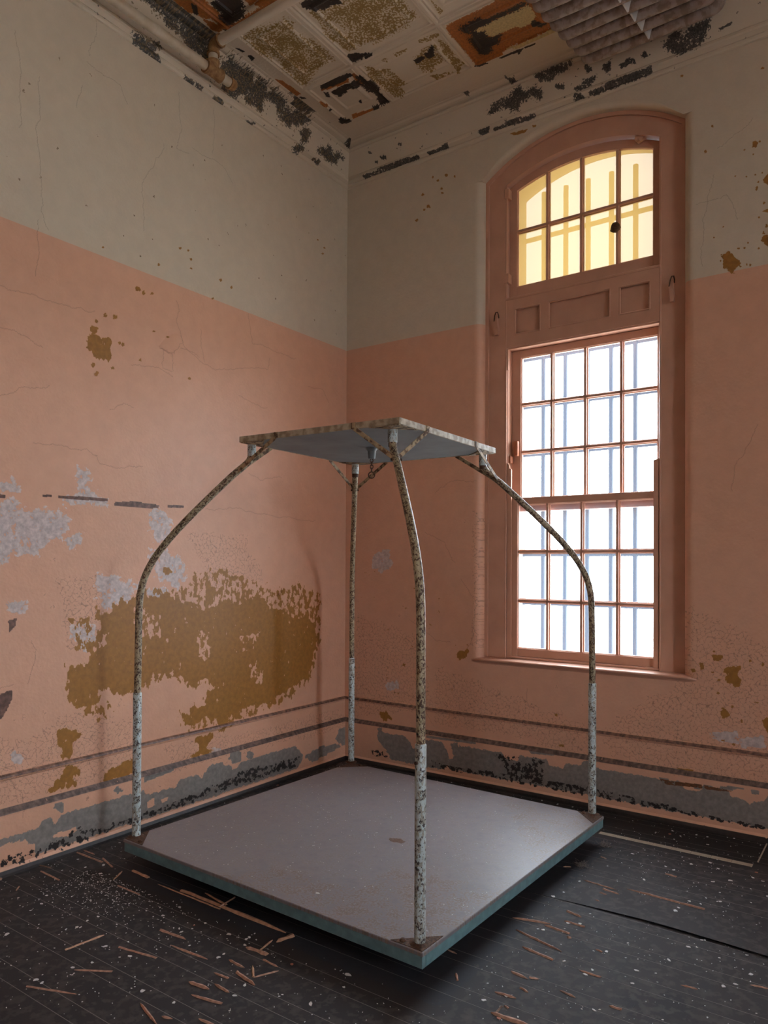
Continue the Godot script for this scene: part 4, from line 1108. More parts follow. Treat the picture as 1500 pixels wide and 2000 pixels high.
func build_cornices() -> void:
	var prof := profile([[0.0, 3.690], [0.008, 3.693], [0.014, 3.700], [0.015, 3.708], [0.011, 3.716], [0.016, 3.720], [0.027, 3.728], [0.031, 3.738], [0.028, 3.750], [0.020, 3.758], [0.022, 3.766], [0.054, 3.893], [0.062, 3.896], [0.070, 3.902], [0.070, 3.909], [0.064, 3.913], [0.080, 3.915], [0.094, 3.919], [0.104, 3.926], [0.118, 3.927], [0.126, CEIL]])
	for left in [true, false]:
		var tr := setting("trim_1" if left else "trim_2", "cornice with dark flaked patches above the left wall" if left else "cornice with dark flaked patches above the window wall", "cornice")
		var st := begin()
		add_moulding(st, left, prof, WALL_W, WALL_W, 3.94, 0.26)
		part("moulding", done(st), mats.cornice_left if left else mats.cornice_right, tr)
		st = begin()
		add_moulding(st, left, prof, ROOM_Z if left else ROOM_X, WALL_W, 3.94, 0.26, WALL_W)
		part("moulding", done(st), mats.white_plain, tr)


# ---------------------------------------------------------------- window

const IN_L := 1.108
const IN_R := 1.961


func zbox(called: String, x0: float, x1: float, y0: float, y1: float, z0: float, z1: float, mat: Material, parent: Node, bev := 0.002) -> MeshInstance3D:
	return box_part(called, Vector3(x0, y0, z0), Vector3(x1, y1, z1), mat, parent, bev)


func pane(called: String, poly: PackedVector2Array, z: float, mat: Material, parent: Node) -> void:
	var st := begin()
	if Geometry2D.is_polygon_clockwise(poly):
		poly.reverse()
	var ix := Geometry2D.triangulate_polygon(poly)
	st.set_smooth_group(-1)
	for k in range(0, ix.size(), 3):
		var v := [poly[ix[k]], poly[ix[k + 1]], poly[ix[k + 2]]]
		if (v[1] - v[0]).cross(v[2] - v[0]) > 0.0:
			v.reverse()
		for p in v:
			st.set_uv(p)
			st.add_vertex(Vector3(p.x, p.y, z))
	part(called, done(st), mat, parent)


func rect(x0: float, x1: float, y0: float, y1: float) -> PackedVector2Array:
	return PackedVector2Array([Vector2(x0, y0), Vector2(x1, y0), Vector2(x1, y1), Vector2(x0, y1)])


func build_window() -> void:
	var w := setting("window_1", "tall arched window with pink wooden frame and many small panes", "window")
	var m: Material = mats.casing
	var zf := -0.058
	# casing: two uprights and an arched head, each with a bead along its outer edge
	var outer := arc(OPEN_L, OPEN_R, OPEN_SPRING, OPEN_CROWN)
	var inner := arc(IN_L, IN_R, 3.420, 3.520)
	for side in [-1, 1]:
		var xo := OPEN_L if side < 0 else OPEN_R
		var xi := IN_L if side < 0 else IN_R
		var c := part("casing_upright", prism_mesh(PackedVector2Array([Vector2(xo, 0.722), Vector2(xi, 0.722), Vector2(xi, 3.420), Vector2(xo, OPEN_SPRING)]), -0.205, zf), m, w)
		var s: int = -side
		part("bead", prism_mesh(PackedVector2Array([Vector2(xo, 0.722), Vector2(xo + s * 0.019, 0.722), Vector2(xo + s * 0.019, OPEN_SPRING - 0.016), Vector2(xo, OPEN_SPRING)]), zf - 0.01, zf + 0.011), m, c)
		# small rounded step along the inner edge
		part("inner_bead", tube_mesh(PackedVector3Array([Vector3(xi, 0.722, zf - 0.004), Vector3(xi, 3.42, zf - 0.004)]), PackedFloat32Array([0.006]), 10), m, c)
	var head := PackedVector2Array(outer)
	var rev := inner.duplicate()
	rev.reverse()
	head.append_array(rev)
	var hd := part("casing_head", prism_mesh(head, -0.205, zf), m, w)
	var bead := PackedVector2Array(outer)
	rev = arc(OPEN_L + 0.019, OPEN_R - 0.019, OPEN_SPRING - 0.016, OPEN_CROWN - 0.020)
	rev.reverse()
	bead.append_array(rev)
	part("bead", prism_mesh(bead, zf - 0.01, zf + 0.011), m, hd)
	# transom rail with three sunk panels between the two lights
	var rail := part("transom_rail", panel_rail_mesh(), m, w)
	for p in [[1.163, 1.315], [1.366, 1.704], [1.755, 1.908]]:
		zbox("sunk_panel", p[0] - 0.002, p[1] + 0.002, 2.554, 2.702, -0.10, zf - 0.018, m, rail, 0.003)
	zbox("drip_ledge", IN_L, IN_R, 2.757, 2.772, -0.2, zf + 0.004, m, rail, 0.003)

	# arched transom light, hinged at the left
	var z := -0.100
	var tl := IN_L + 0.001
	var tr := IN_R - 0.001
	var gl := 1.155
	var gr := 1.915
	var sash := Node3D.new()
	sash.name = "transom_sash"
	w.add_child(sash)
	var top_out := arc(tl, tr, 3.417, 3.517)
	var top_in := arc(gl, gr, 3.395, 3.468)
	rev = top_in.duplicate()
	rev.reverse()
	var poly := PackedVector2Array(top_out)
	poly.append_array(rev)
	part("top_rail", prism_mesh(poly, z - 0.034, z), m, sash)
	part("stile", prism_mesh(PackedVector2Array([Vector2(tl, 2.776), Vector2(gl, 2.776), Vector2(gl, 3.395), Vector2(tl, 3.417)]), z - 0.034, z), m, sash)
	part("stile", prism_mesh(PackedVector2Array([Vector2(gr, 2.776), Vector2(tr, 2.776), Vector2(tr, 3.417), Vector2(gr, 3.395)]), z - 0.034, z), m, sash)
	zbox("bottom_rail", gl, gr, 2.776, 2.842, z - 0.034, z, m, sash)
	# a glazing bead round the glass
	var xs := [gl, 1.337, 1.532, 1.729, gr]
	var mid := 3.160
	for k in [1, 2, 3]:
		muntin(xs[k], xs[k], 2.842, arc_y(gl, gr, 3.395, 3.468, xs[k]), z, sash, m)
	muntin(gl, gr, mid, mid, z, sash, m)
	glazing_frame(gl, gr, 2.842, -1.0, z, sash, m)
	for k in 4:
		var a: float = xs[k]
		var b: float = xs[k + 1]
		pane("pane", rect(a, b, 2.842, mid), z - 0.018, mats.glass_amber, sash)
		var p := PackedVector2Array([Vector2(a, mid), Vector2(b, mid)])
		for i in 7:
			var x := lerpf(b, a, i / 6.0)
			p.append(Vector2(x, arc_y(gl, gr, 3.395, 3.468, x)))
		pane("pane", p, z - 0.018, mats.glass_amber, sash)
	for y in [2.86, 3.345]:
		zbox("hinge", IN_L - 0.012, IN_L + 0.016, y, y + 0.055, z + 0.0, zf + 0.004, mats.casing, sash, 0.002)
	var st := begin()
	add_box(st, Transform3D(Basis(Vector3(0, 0, 1), 0.35), Vector3(1.855, 3.462, z + 0.014)), Vector3(0.05, 0.035, 0.028), 0.004)
	add_tube(st, PackedVector3Array([Vector3(1.838, 3.452, z + 0.02), Vector3(1.838, 3.452, z + 0.036)]), PackedFloat32Array([0.009]), 10)
	add_tube(st, PackedVector3Array([Vector3(1.862, 3.445, z + 0.02), Vector3(1.862, 3.445, z + 0.036)]), PackedFloat32Array([0.009]), 10)
	part("catch", done(st), m, sash)

	# upper sliding sash, set back; lower sliding sash in front of it
	sliding_sash(w, "upper_sash", 1.118, 1.951, 1.174, 1.932, 1.556, 2.478, 1.632, 2.436, [1.357, 1.549, 1.745], [1.895, 2.168], -0.118, mats.glass_clear)
	sliding_sash(w, "lower_sash", 1.130, 1.957, 1.176, 1.926, 0.735, 1.630, 0.782, 1.592, [1.352, 1.546, 1.739], [1.050, 1.326], -0.074, mats.glass_filmed)
	zbox("head_stop", IN_L, IN_R, 2.478, 2.489, -0.15, -0.064, m, w, 0.002)
	# linings and stops at the sides
	zbox("jamb_lining", IN_L, IN_L + 0.010, 0.735, 2.487, -0.165, -0.066, m, w, 0.002)
	zbox("jamb_lining", IN_R - 0.010, IN_R, 0.735, 2.487, -0.165, -0.066, m, w, 0.002)
	var stop := part("stop_bead", prism_mesh(PackedVector2Array([Vector2(IN_L + 0.010, 0.735), Vector2(IN_L + 0.034, 0.735), Vector2(IN_L + 0.034, 1.795), Vector2(IN_L + 0.024, 1.80), Vector2(IN_L + 0.02, 1.82), Vector2(IN_L + 0.010, 1.832)]), -0.073, -0.061), m, w)
	stop.set_meta("label", "stop bead broken off halfway up")
	part("stop_bead", prism_mesh(rect(IN_L + 0.002, IN_L + 0.014, 2.36, 2.478), -0.073, -0.060), m, w)
	part("stop_bead", prism_mesh(PackedVector2Array([Vector2(IN_R - 0.034, 0.735), Vector2(IN_R - 0.010, 0.735), Vector2(IN_R - 0.010, 1.792), Vector2(IN_R - 0.034, 1.785)]), -0.073, -0.061), m, w)
	var blk := zbox("sash_block", 1.142, 1.166, 1.872, 1.958, -0.118, -0.092, mats.raw_wood, w, 0.003)
	blk.set_meta("label", "dark red wooden block wedged on the sash edge")
	zbox("bare_wood_strip", IN_L + 0.010, IN_L + 0.024, 1.832, 1.872, -0.110, -0.075, mats.raw_wood, w, 0.002)

	# sill: a board with a rounded nose and swept ends
	st = begin()
	var nose := PackedVector2Array([Vector2(-0.2, 0.728), Vector2(-0.062, 0.722), Vector2(0.012, 0.719), Vector2(0.020, 0.717), Vector2(0.024, 0.712), Vector2(0.022, 0.706), Vector2(0.012, 0.703), Vector2(0.004, 0.698), Vector2(0.0, 0.688)])
	var ends := [[0.925, 0.0], [0.935, 0.35], [0.950, 0.75], [0.975, 1.0], [2.095, 1.0], [2.118, 0.75], [2.134, 0.35], [2.145, 0.0]]
	for k in ends.size() - 1:
		for i in nose.size() - 1:
			var f := func(e: Array, n: Vector2) -> Vector3:
				var x: float = e[0]
				var zz := n.x * float(e[1]) if n.x > 0.0 else n.x
				if n.x < -0.05:
					x = clampf(x, OPEN_L, OPEN_R)
				return Vector3(x, 0.700 + (n.y - 0.700) * lerpf(0.35, 1.0, e[1]), zz + 0.0008)
			var p: Vector3 = f.call(ends[k], nose[i])
			var q: Vector3 = f.call(ends[k], nose[i + 1])
			var r: Vector3 = f.call(ends[k + 1], nose[i + 1])
			var s: Vector3 = f.call(ends[k + 1], nose[i])
			quad(st, p, s, r, q, Vector2(p.x, p.z), Vector2(s.x, s.z), Vector2(r.x, r.z), Vector2(q.x, q.z), 1)
	part("sill", done(st), m, w)
	zbox("sill_step", IN_L, IN_R, 0.722, 0.735, -0.20, -0.058, m, w, 0.003)

	# wooden cleats on the uprights
	for c in [[1.055, 2.568, 2.700, "painted wooden cleat with a leather loop on the left casing of the window"], [2.020, 2.566, 2.694, "painted wooden cleat on the right casing of the window"]]:
		var o := thing("wall_cleat", c[3], "cleat", Vector3(c[0], c[1], zf))
		var s := begin()
		var h: float = c[2] - c[1]
		add_prism(s, PackedVector2Array([Vector2(-0.008, 0.0), Vector2(0.010, 0.0), Vector2(0.012, 0.03), Vector2(0.007, h * 0.55), Vector2(0.006, h * 0.78), Vector2(-0.010, h * 0.62), Vector2(-0.016, h * 0.5), Vector2(-0.010, h * 0.28)]), 0.0, 0.022)
		part("cleat_body", done(s), m, o)
		part("iron_hook", tube_mesh(PackedVector3Array([Vector3(-0.012, h * 0.6, 0.02), Vector3(-0.004, h * 0.8, 0.03), Vector3(0.002, h * 0.95, 0.028), Vector3(0.010, h * 0.97, 0.02), Vector3(0.012, h * 0.85, 0.012), Vector3(0.010, h * 0.75, 0.004)]), PackedFloat32Array([0.0035]), 8), mats.rust, o)

	# a dark lump stuck to a glazing bar of the transom
	var lump := begin()
	var ball := []
	for i in 7:
		var ring := []
		for k in 11:
			var a := TAU * (k % 10) / 10.0
			var b := PI * i / 6.0
			var rr := 0.024 * (1.0 + 0.22 * sin(a * 3.0 + i) + 0.15 * cos(a * 2.0 - i * 1.7))
			ring.append(Vector3(cos(a) * sin(b) * rr, cos(b) * 0.028, sin(a) * sin(b) * rr * 0.8))
		ball.append(ring)
	for i in 6:
		for k in 10:
			quad(lump, ball[i][k], ball[i][k + 1], ball[i + 1][k + 1], ball[i + 1][k], Vector2.ZERO, Vector2.ZERO, Vector2.ZERO, Vector2.ZERO, 1)
	var nest := part("mud_nest", done(lump), mats.rust, self, Transform3D(Basis(), Vector3(1.722, 3.032, -0.088)))
	tag(nest, "small dark lump stuck on a glazing bar of the arched transom", "insect nest")

	# iron guard outside the glass
	var g := thing("window_guard", "dark iron bars fixed outside the arched window", "window bars", Vector3(0, 0, 0))
	for x in [1.222, 1.357, 1.490, 1.624, 1.758, 1.893]:
		part("bar", tube_mesh(PackedVector3Array([Vector3(x, 0.68, -0.33), Vector3(x, 3.46, -0.33)]), PackedFloat32Array([0.0145]), 10), mats.iron, g)
	for y in [1.034, 1.322, 1.60, 1.918, 2.205, 2.49, 3.205]:
		zbox("cross_bar", 1.09, 1.98, y - 0.020, y + 0.006, -0.336, -0.324, mats.iron, g, 0.002)


func panel_rail_mesh() -> ArrayMesh:
	# the rail is a grid of solid blocks round three sunk panels
	var st := begin()
	var z0 := -0.12
	var z1 := -0.058
	var cuts := [[1.163, 1.315], [1.366, 1.704], [1.755, 1.908]]
	for r in [[IN_L, IN_R, 2.488, 2.556], [IN_L, IN_R, 2.700, 2.758], [IN_L, 1.163, 2.556, 2.700], [1.315, 1.366, 2.556, 2.700], [1.704, 1.755, 2.556, 2.700], [1.908, IN_R, 2.556, 2.700]]:
		add_box(st, Transform3D(Basis(), Vector3((r[0] + r[1]) * 0.5, (r[2] + r[3]) * 0.5, (z0 + z1) * 0.5)), Vector3(r[1] - r[0], r[3] - r[2], z1 - z0), 0.0)
	# a bevelled lip round each panel
	for c in cuts:
		for e in [[c[0], c[1], 2.556, 2.556], [c[0], c[1], 2.700, 2.700], [c[0], c[0], 2.556, 2.700], [c[1], c[1], 2.556, 2.700]]:
			add_tube(st, PackedVector3Array([Vector3(e[0], e[2], z1 - 0.004), Vector3(e[1], e[3], z1 - 0.004)]), PackedFloat32Array([0.006]), 8)
	return done(st)


func muntin(x0: float, x1: float, y0: float, y1: float, z: float, parent: Node, m: Material) -> void:
	# a moulded glazing bar: narrow flat front, wider stepped sides
	var st := begin()
	var h := 0.0145
	if x0 == x1:
		add_box(st, Transform3D(Basis(), Vector3(x0, (y0 + y1) * 0.5, z - 0.012)), Vector3(h, y1 - y0, 0.020), 0.002)
		add_box(st, Transform3D(Basis(), Vector3(x0, (y0 + y1) * 0.5, z - 0.022)), Vector3(h * 1.75, y1 - y0, 0.012), 0.003)
	else:
		add_box(st, Transform3D(Basis(), Vector3((x0 + x1) * 0.5, y0, z - 0.012)), Vector3(x1 - x0, h, 0.020), 0.002)
		add_box(st, Transform3D(Basis(), Vector3((x0 + x1) * 0.5, y0, z - 0.022)), Vector3(x1 - x0, h * 1.75, 0.012), 0.003)
	part("glazing_bar", done(st), m, parent)


func glazing_frame(x0: float, x1: float, y0: float, y1: float, z: float, parent: Node, m: Material) -> void:
	var st := begin()
	var top := y1 if y1 > 0.0 else 3.395
	for x in [x0, x1]:
		add_box(st, Transform3D(Basis(), Vector3(x, (y0 + top) * 0.5, z - 0.016)), Vector3(0.010, top - y0, 0.020), 0.003)
	add_box(st, Transform3D(Basis(), Vector3((x0 + x1) * 0.5, y0, z - 0.016)), Vector3(x1 - x0, 0.010, 0.020), 0.003)
	if y1 > 0.0:
		add_box(st, Transform3D(Basis(), Vector3((x0 + x1) * 0.5, y1, z - 0.016)), Vector3(x1 - x0, 0.010, 0.020), 0.003)
	part("glazing_bead", done(st), m, parent)


func sliding_sash(w: Node3D, called: String, l: float, r: float, gl: float, gr: float, bottom: float, top: float, gb: float, gt: float, cols: Array, rows: Array, z: float, glass_mat: Material) -> void:
	var sash := Node3D.new()
	sash.name = called
	w.add_child(sash)
	var m: Material = mats.casing
	zbox("stile", l, gl, bottom, top, z - 0.034, z, m, sash)
	zbox("stile", gr, r, bottom, top, z - 0.034, z, m, sash)
	zbox("top_rail", gl, gr, gt, top, z - 0.034, z, m, sash)
	zbox("bottom_rail", gl, gr, bottom, gb, z - 0.034, z, m, sash)
	for x in cols:
		muntin(x, x, gb, gt, z, sash, m)
	for y in rows:
		muntin(gl, gr, y, y, z, sash, m)
	glazing_frame(gl, gr, gb, gt, z, sash, m)
	var xs := [gl] + cols + [gr]
	var ys := [gb] + rows + [gt]
	for i in xs.size() - 1:
		for j in ys.size() - 1:
			pane("pane", rect(xs[i], xs[i + 1], ys[j], ys[j + 1]), z - 0.020, glass_mat, sash)


# ---------------------------------------------------------------- the four-post frame

func build_frame() -> void:
	var at := Vector3(1.0995, 0, 1.185)
	var root := thing("four_post_frame", "metal four-post frame with grey platform and small canopy board in the corner", "frame", at)
	# platform
	var plat := Node3D.new()
	plat.name = "platform"
	plat.rotation.y = deg_to_rad(-1.5)
	root.add_child(plat)
	var h := 0.7355
	var top := 0.120
	var st := begin()
	var uv := func(p: Vector3): return Vector2((p.x + h) / 1.48, (p.z + h) / 1.48)
	var c := 0.002
	var ring := [Vector3(-h, 0, -h), Vector3(h, 0, -h), Vector3(h, 0, h), Vector3(-h, 0, h)]
	var ins := ring.map(func(p): return p * ((h - c) / h) + Vector3(0, top, 0))
	quad(st, ins[0], ins[1], ins[2], ins[3], uv.call(ins[0]), uv.call(ins[1]), uv.call(ins[2]), uv.call(ins[3]))
	for k in 4:
		var n := (k + 1) % 4
		var a: Vector3 = ring[k] + Vector3(0, top - c, 0)
		var b: Vector3 = ring[n] + Vector3(0, top - c, 0)
		quad(st, ins[k], a, b, ins[n], uv.call(ins[k]), uv.call(a), uv.call(b), uv.call(ins[n]))
		var d: Vector3 = ring[k] + Vector3(0, top - 0.012, 0)
		var e: Vector3 = ring[n] + Vector3(0, top - 0.012, 0)
		quad(st, a, d, e, b, uv.call(a), uv.call(d), uv.call(e), uv.call(b))
	var under := ring.map(func(p): return p + Vector3(0, top - 0.012, 0))
	quad(st, under[3], under[2], under[1], under[0])
	part("deck", done(st), mats.platform_top, plat)
	var ht := 0.018
	for s in [-1.0, 1.0]:
		box_part("edge_board", Vector3(-h + 0.002, 0.070, s * (h - 0.002) - (ht if s > 0 else 0.0)), Vector3(h - 0.002, 0.1085, s * (h - 0.002) + (0.0 if s > 0 else ht)), mats.teal, plat, 0.002)
		box_part("edge_board", Vector3(s * (h - 0.002) - (ht if s > 0 else 0.0), 0.070, -h + 0.02), Vector3(s * (h - 0.002) + (0.0 if s > 0 else ht), 0.1085, h - 0.02), mats.teal, plat, 0.002)
	for x in [-0.42, 0.0, 0.42]:
		box_part("bearer", Vector3(x - 0.045, 0.0, -0.56), Vector3(x + 0.045, 0.1085, 0.56), mats.dark_wood, plat, 0.002)
	for s in [[-1, -1], [1, -1], [1, 1], [-1, 1]]:
		var poly := PackedVector2Array([Vector2(-0.055, -0.055), Vector2(0.06, -0.055), Vector2(-0.055, 0.06)])
		var pm := prism_mesh(poly, 0.0, 0.0025)
		var bas := Basis(Vector3(-s[0], 0, 0), Vector3(0, 0, -s[1]), Vector3(0, 1, 0))
		part("corner_plate", pm, mats.rust, plat, Transform3D(bas, Vector3(s[0] * (h - 0.06), top - 0.0005, s[1] * (h - 0.06))))
		part("bolt_head", lathe_mesh(PackedVector2Array([Vector2(0.010, 0.0), Vector2(0.010, 0.004), Vector2(0.006, 0.008), Vector2(0.0, 0.009)]), 8), mats.rust, plat, Transform3D(Basis(), Vector3(s[0] * (h - 0.085), top + 0.0015, s[1] * (h - 0.02))))

	# posts: sleeve below, bent tube above, socket under the canopy board
	var bases := [Vector3(1.779, 0.12, 1.898), Vector3(0.365, 0.12, 1.854), Vector3(1.801, 0.12, 0.471), Vector3(0.375, 0.12, 0.415)]
	var tops := [Vector3(1.420, 1.75, 1.532), Vector3(0.731, 1.75, 1.570), Vector3(1.403, 1.75, 0.785), Vector3(0.731, 1.75, 0.857)]
	var path := [[0.0, 0.70], [0.002, 0.90], [0.004, 1.06], [0.012, 1.14], [0.032, 1.205], [0.072, 1.277], [0.13, 1.350], [0.20, 1.425], [0.30, 1.522], [0.40, 1.615], [0.455, 1.660], [0.478, 1.684], [0.487, 1.715], [0.487, 1.750]]
	var seat := Transform3D(Basis(Vector3.UP, deg_to_rad(2.2)), Vector3(1.0965, 1.75, 1.212) - at)
	var hx := 0.389
	var hz := 0.409
	for k in 4:
		var b: Vector3 = bases[k] - at
		var e: Vector3 = tops[k] - at
		var dir := Vector3(e.x - b.x, 0, e.z - b.z)
		var reach := dir.length()
		dir = dir.normalized()
		var post := Node3D.new()
		post.name = "post"
		root.add_child(post, true)
		var curve := Curve3D.new()
		curve.bake_interval = 0.02
		var raw := PackedVector3Array()
		for p in path:
			raw.append(Vector3(b.x, 0, b.z) + dir * (p[0] / 0.487 * reach) + Vector3(0, p[1], 0))
		for i in raw.size():
			var t := (raw[mini(i + 1, raw.size() - 1)] - raw[maxi(i - 1, 0)]) * 0.16
			curve.add_point(raw[i], -t, t)
		part("bent_tube", tube_mesh(curve.get_baked_points(), PackedFloat32Array([0.0142]), 20, k * 0.37), mats.chipped_cream, post)
		part("sleeve", tube_mesh(PackedVector3Array([Vector3(b.x, 0.121, b.z), Vector3(b.x, 0.3, b.z), Vector3(b.x, 0.5, b.z), Vector3(b.x, 0.712, b.z), Vector3(b.x, 0.715, b.z)]), PackedFloat32Array([0.0172, 0.0172, 0.0172, 0.0172, 0.0150]), 20, k * 0.29 + 0.1), mats.chipped_blue, post)
		part("foot_rust", lathe_mesh(PackedVector2Array([Vector2(0.0, 0.006), Vector2(0.021, 0.006), Vector2(0.030, 0.002), Vector2(0.034, 0.0)]), 16), mats.rust, post, Transform3D(Basis(), Vector3(b.x, 0.121, b.z)))
		for y in [0.66, 0.745, 0.795, 0.845]:
			var bolt := begin()
			var out := dir.rotated(Vector3.UP, 2.2 if k != 2 else -1.2)
			var r := 0.0172 if y < 0.7 else 0.0142
			add_tube(bolt, PackedVector3Array([Vector3(b.x, y, b.z) + out * (r - 0.004), Vector3(b.x, y, b.z) + out * (r + (0.006 if y < 0.7 else 0.0006))]), PackedFloat32Array([0.0055 if y < 0.7 else 0.0035]), 8)
			part("bolt_head" if y < 0.7 else "adjusting_hole", done(bolt), mats.rust if y < 0.7 else mats.dark_wood, post)
		part("socket", tube_mesh(PackedVector3Array([Vector3(e.x, 1.700, e.z), Vector3(e.x, 1.7515, e.z)]), PackedFloat32Array([0.0178]), 18), mats.chipped_blue, post)
		part("rust_band", tube_mesh(PackedVector3Array([Vector3(e.x, 1.684, e.z), Vector3(e.x, 1.7005, e.z)]), PackedFloat32Array([0.0155]), 18), mats.rust, post)
		# two flat braces from the post to the edges of the board
		var foot := Vector3(b.x, 0, b.z) + dir * (0.415 / 0.487 * reach) + Vector3(0, 1.627, 0)
		var near := seat.affine_inverse() * e
		var sx := signf(near.x)
		var sz := signf(near.z)
		for q in [Vector3(sx * (hx - 0.20), 0.004, sz * (hz + 0.0015)), Vector3(sx * (hx + 0.0015), 0.004, sz * (hz - 0.20))]:
			var end: Vector3 = seat * q
			var brace := begin()
			var outward := (Vector3(0, 0, sz) if absf(q.z) > hz else Vector3(sx, 0, 0))
			var across := (end - foot).normalized().cross(outward)
			add_bar(brace, foot, end, 0.017, 0.0035, across)
			add_bar(brace, end + Vector3(0, -0.004, 0), end + Vector3(0, 0.020, 0), 0.022, 0.003, outward.cross(Vector3.UP))
			part("brace", done(brace), mats.brace, post)
		part("brace_bolt", tube_mesh(PackedVector3Array([foot - dir.cross(Vector3.UP) * 0.020, foot + dir.cross(Vector3.UP) * 0.020]), PackedFloat32Array([0.005]), 8), mats.rust, post)

	# canopy board
	var board := Node3D.new()
	board.name = "canopy_board"
	board.transform = seat
	root.add_child(board)
	box_part("panel", Vector3(-hx + 0.006, 0.0015, -hz + 0.006), Vector3(hx - 0.006, 0.020, hz - 0.006), mats.board_under, board, 0.001)
	for s in [-1.0, 1.0]:
		box_part("edge_band", Vector3(-hx, 0.0, minf(s * hz, s * (hz - 0.007))), Vector3(hx, 0.024, maxf(s * hz, s * (hz - 0.007))), mats.board_edge, board, 0.0015)
		box_part("edge_band", Vector3(minf(s * hx, s * (hx - 0.007)), 0.0, -hz + 0.007), Vector3(maxf(s * hx, s * (hx - 0.007)), 0.024, hz - 0.007), mats.board_edge, board, 0.0015)
	for s in [[-1, -1], [1, -1], [1, 1], [-1, 1]]:
		var poly := PackedVector2Array([Vector2(-0.03, -0.03), Vector2(0.10, -0.03), Vector2(-0.03, 0.10)])
		part("corner_plate", prism_mesh(poly, -0.002, 0.0015), mats.brace, board, Transform3D(Basis(Vector3(-s[0], 0, 0), Vector3(0, 0, -s[1]), Vector3(0, 1, 0)), Vector3(s[0] * (hx - 0.035), -0.0005, s[1] * (hz - 0.035))))
	var boss := part("hook_boss", lathe_mesh(PackedVector2Array([Vector2(0.026, 0.002), Vector2(0.024, -0.006), Vector2(0.018, -0.014), Vector2(0.015, -0.042), Vector2(0.014, -0.046), Vector2(0.0, -0.047)])), mats.board_under, board, Transform3D(Basis(), Vector3(-0.005, 0, 0.0)))
	boss.set_meta("label", "grey tapered boss under the board")
	for k in 4:
		part("chain_link", torus_mesh(0.0062, 0.0022, 1.35), mats.rust, board, Transform3D(Basis(Vector3.UP, PI / 2 * k + 0.4), Vector3(-0.005, -0.053 - k * 0.0135, 0)))
	part("ring", torus_mesh(0.0135, 0.0026, 1.0), mats.rust, board, Transform3D(Basis(Vector3.UP, 0.5), Vector3(-0.005, -0.053 - 3 * 0.0135 - 0.022, 0)))


# ---------------------------------------------------------------- under the ceiling

func build_pipe() -> void:
	var p := thing("sprinkler_pipe", "painted iron pipe with rusty tee and elbow under the cornice", "pipe")
	var x := 0.11
	var y := 3.742
	var z := 1.245
	part("main_pipe", tube_mesh(PackedVector3Array([Vector3(x, y, z + 0.03), Vector3(x, y, 2.4), Vector3(x, y, ROOM_Z - 0.001)]), PackedFloat32Array([0.0235]), 20), mats.pipe, p)
	var st := begin()
	add_tube(st, PackedVector3Array([Vector3(x, y, z + 0.052), Vector3(x, y, z + 0.040), Vector3(x, y, z + 0.036), Vector3(x, y, z - 0.036), Vector3(x, y, z - 0.040), Vector3(x, y, z - 0.052)]), PackedFloat32Array([0.0335, 0.0335, 0.0300, 0.0300, 0.0335, 0.0335]), 20)
	add_tube(st, PackedVector3Array([Vector3(x, y, z), Vector3(x, y + 0.036, z), Vector3(x, y + 0.040, z), Vector3(x, y + 0.05, z)]), PackedFloat32Array([0.0290, 0.0290, 0.0325, 0.0325]), 20)
	part("tee", done(st), mats.pipe_rust, p)
	part("end_nipple", tube_mesh(PackedVector3Array([Vector3(x, y, z - 0.05), Vector3(x, y, z - 0.115)]), PackedFloat32Array([0.0232]), 20), mats.pipe, p)
	part("end_cap", tube_mesh(PackedVector3Array([Vector3(x, y, z - 0.108), Vector3(x, y, z - 0.138), Vector3(x, y, z - 0.144)]), PackedFloat32Array([0.0290, 0.0290, 0.0250]), 20), mats.pipe_rust, p)
	part("riser", tube_mesh(PackedVector3Array([Vector3(x, y + 0.045, z), Vector3(x, y + 0.105, z)]), PackedFloat32Array([0.0235]), 20), mats.pipe, p)
	var yb := 3.876
	var bend := PackedVector3Array([Vector3(x, yb - 0.052, z), Vector3(x, yb - 0.040, z), Vector3(x, yb - 0.038, z)])
	for k in 7:
		var a := PI / 2 * k / 6.0
		bend.append(Vector3(x + 0.030 * (1.0 - cos(a)), yb - 0.030 + 0.030 * sin(a), z))
	bend.append_array(PackedVector3Array([Vector3(x + 0.040, yb, z), Vector3(x + 0.042, yb, z), Vector3(x + 0.056, yb, z)]))
	var radii := PackedFloat32Array([0.0325, 0.0325, 0.0290])
	for k in 7:
		radii.append(0.0290)
	radii.append_array(PackedFloat32Array([0.0290, 0.0325, 0.0325]))
	part("elbow", tube_mesh(bend, radii, 20), mats.pipe_rust, p)
	part("branch_pipe", tube_mesh(PackedVector3Array([Vector3(x + 0.05, yb, z), Vector3(2.4, yb, z), Vector3(ROOM_X - 0.001, yb, z)]), PackedFloat32Array([0.0240]), 20), mats.white_plain, p)


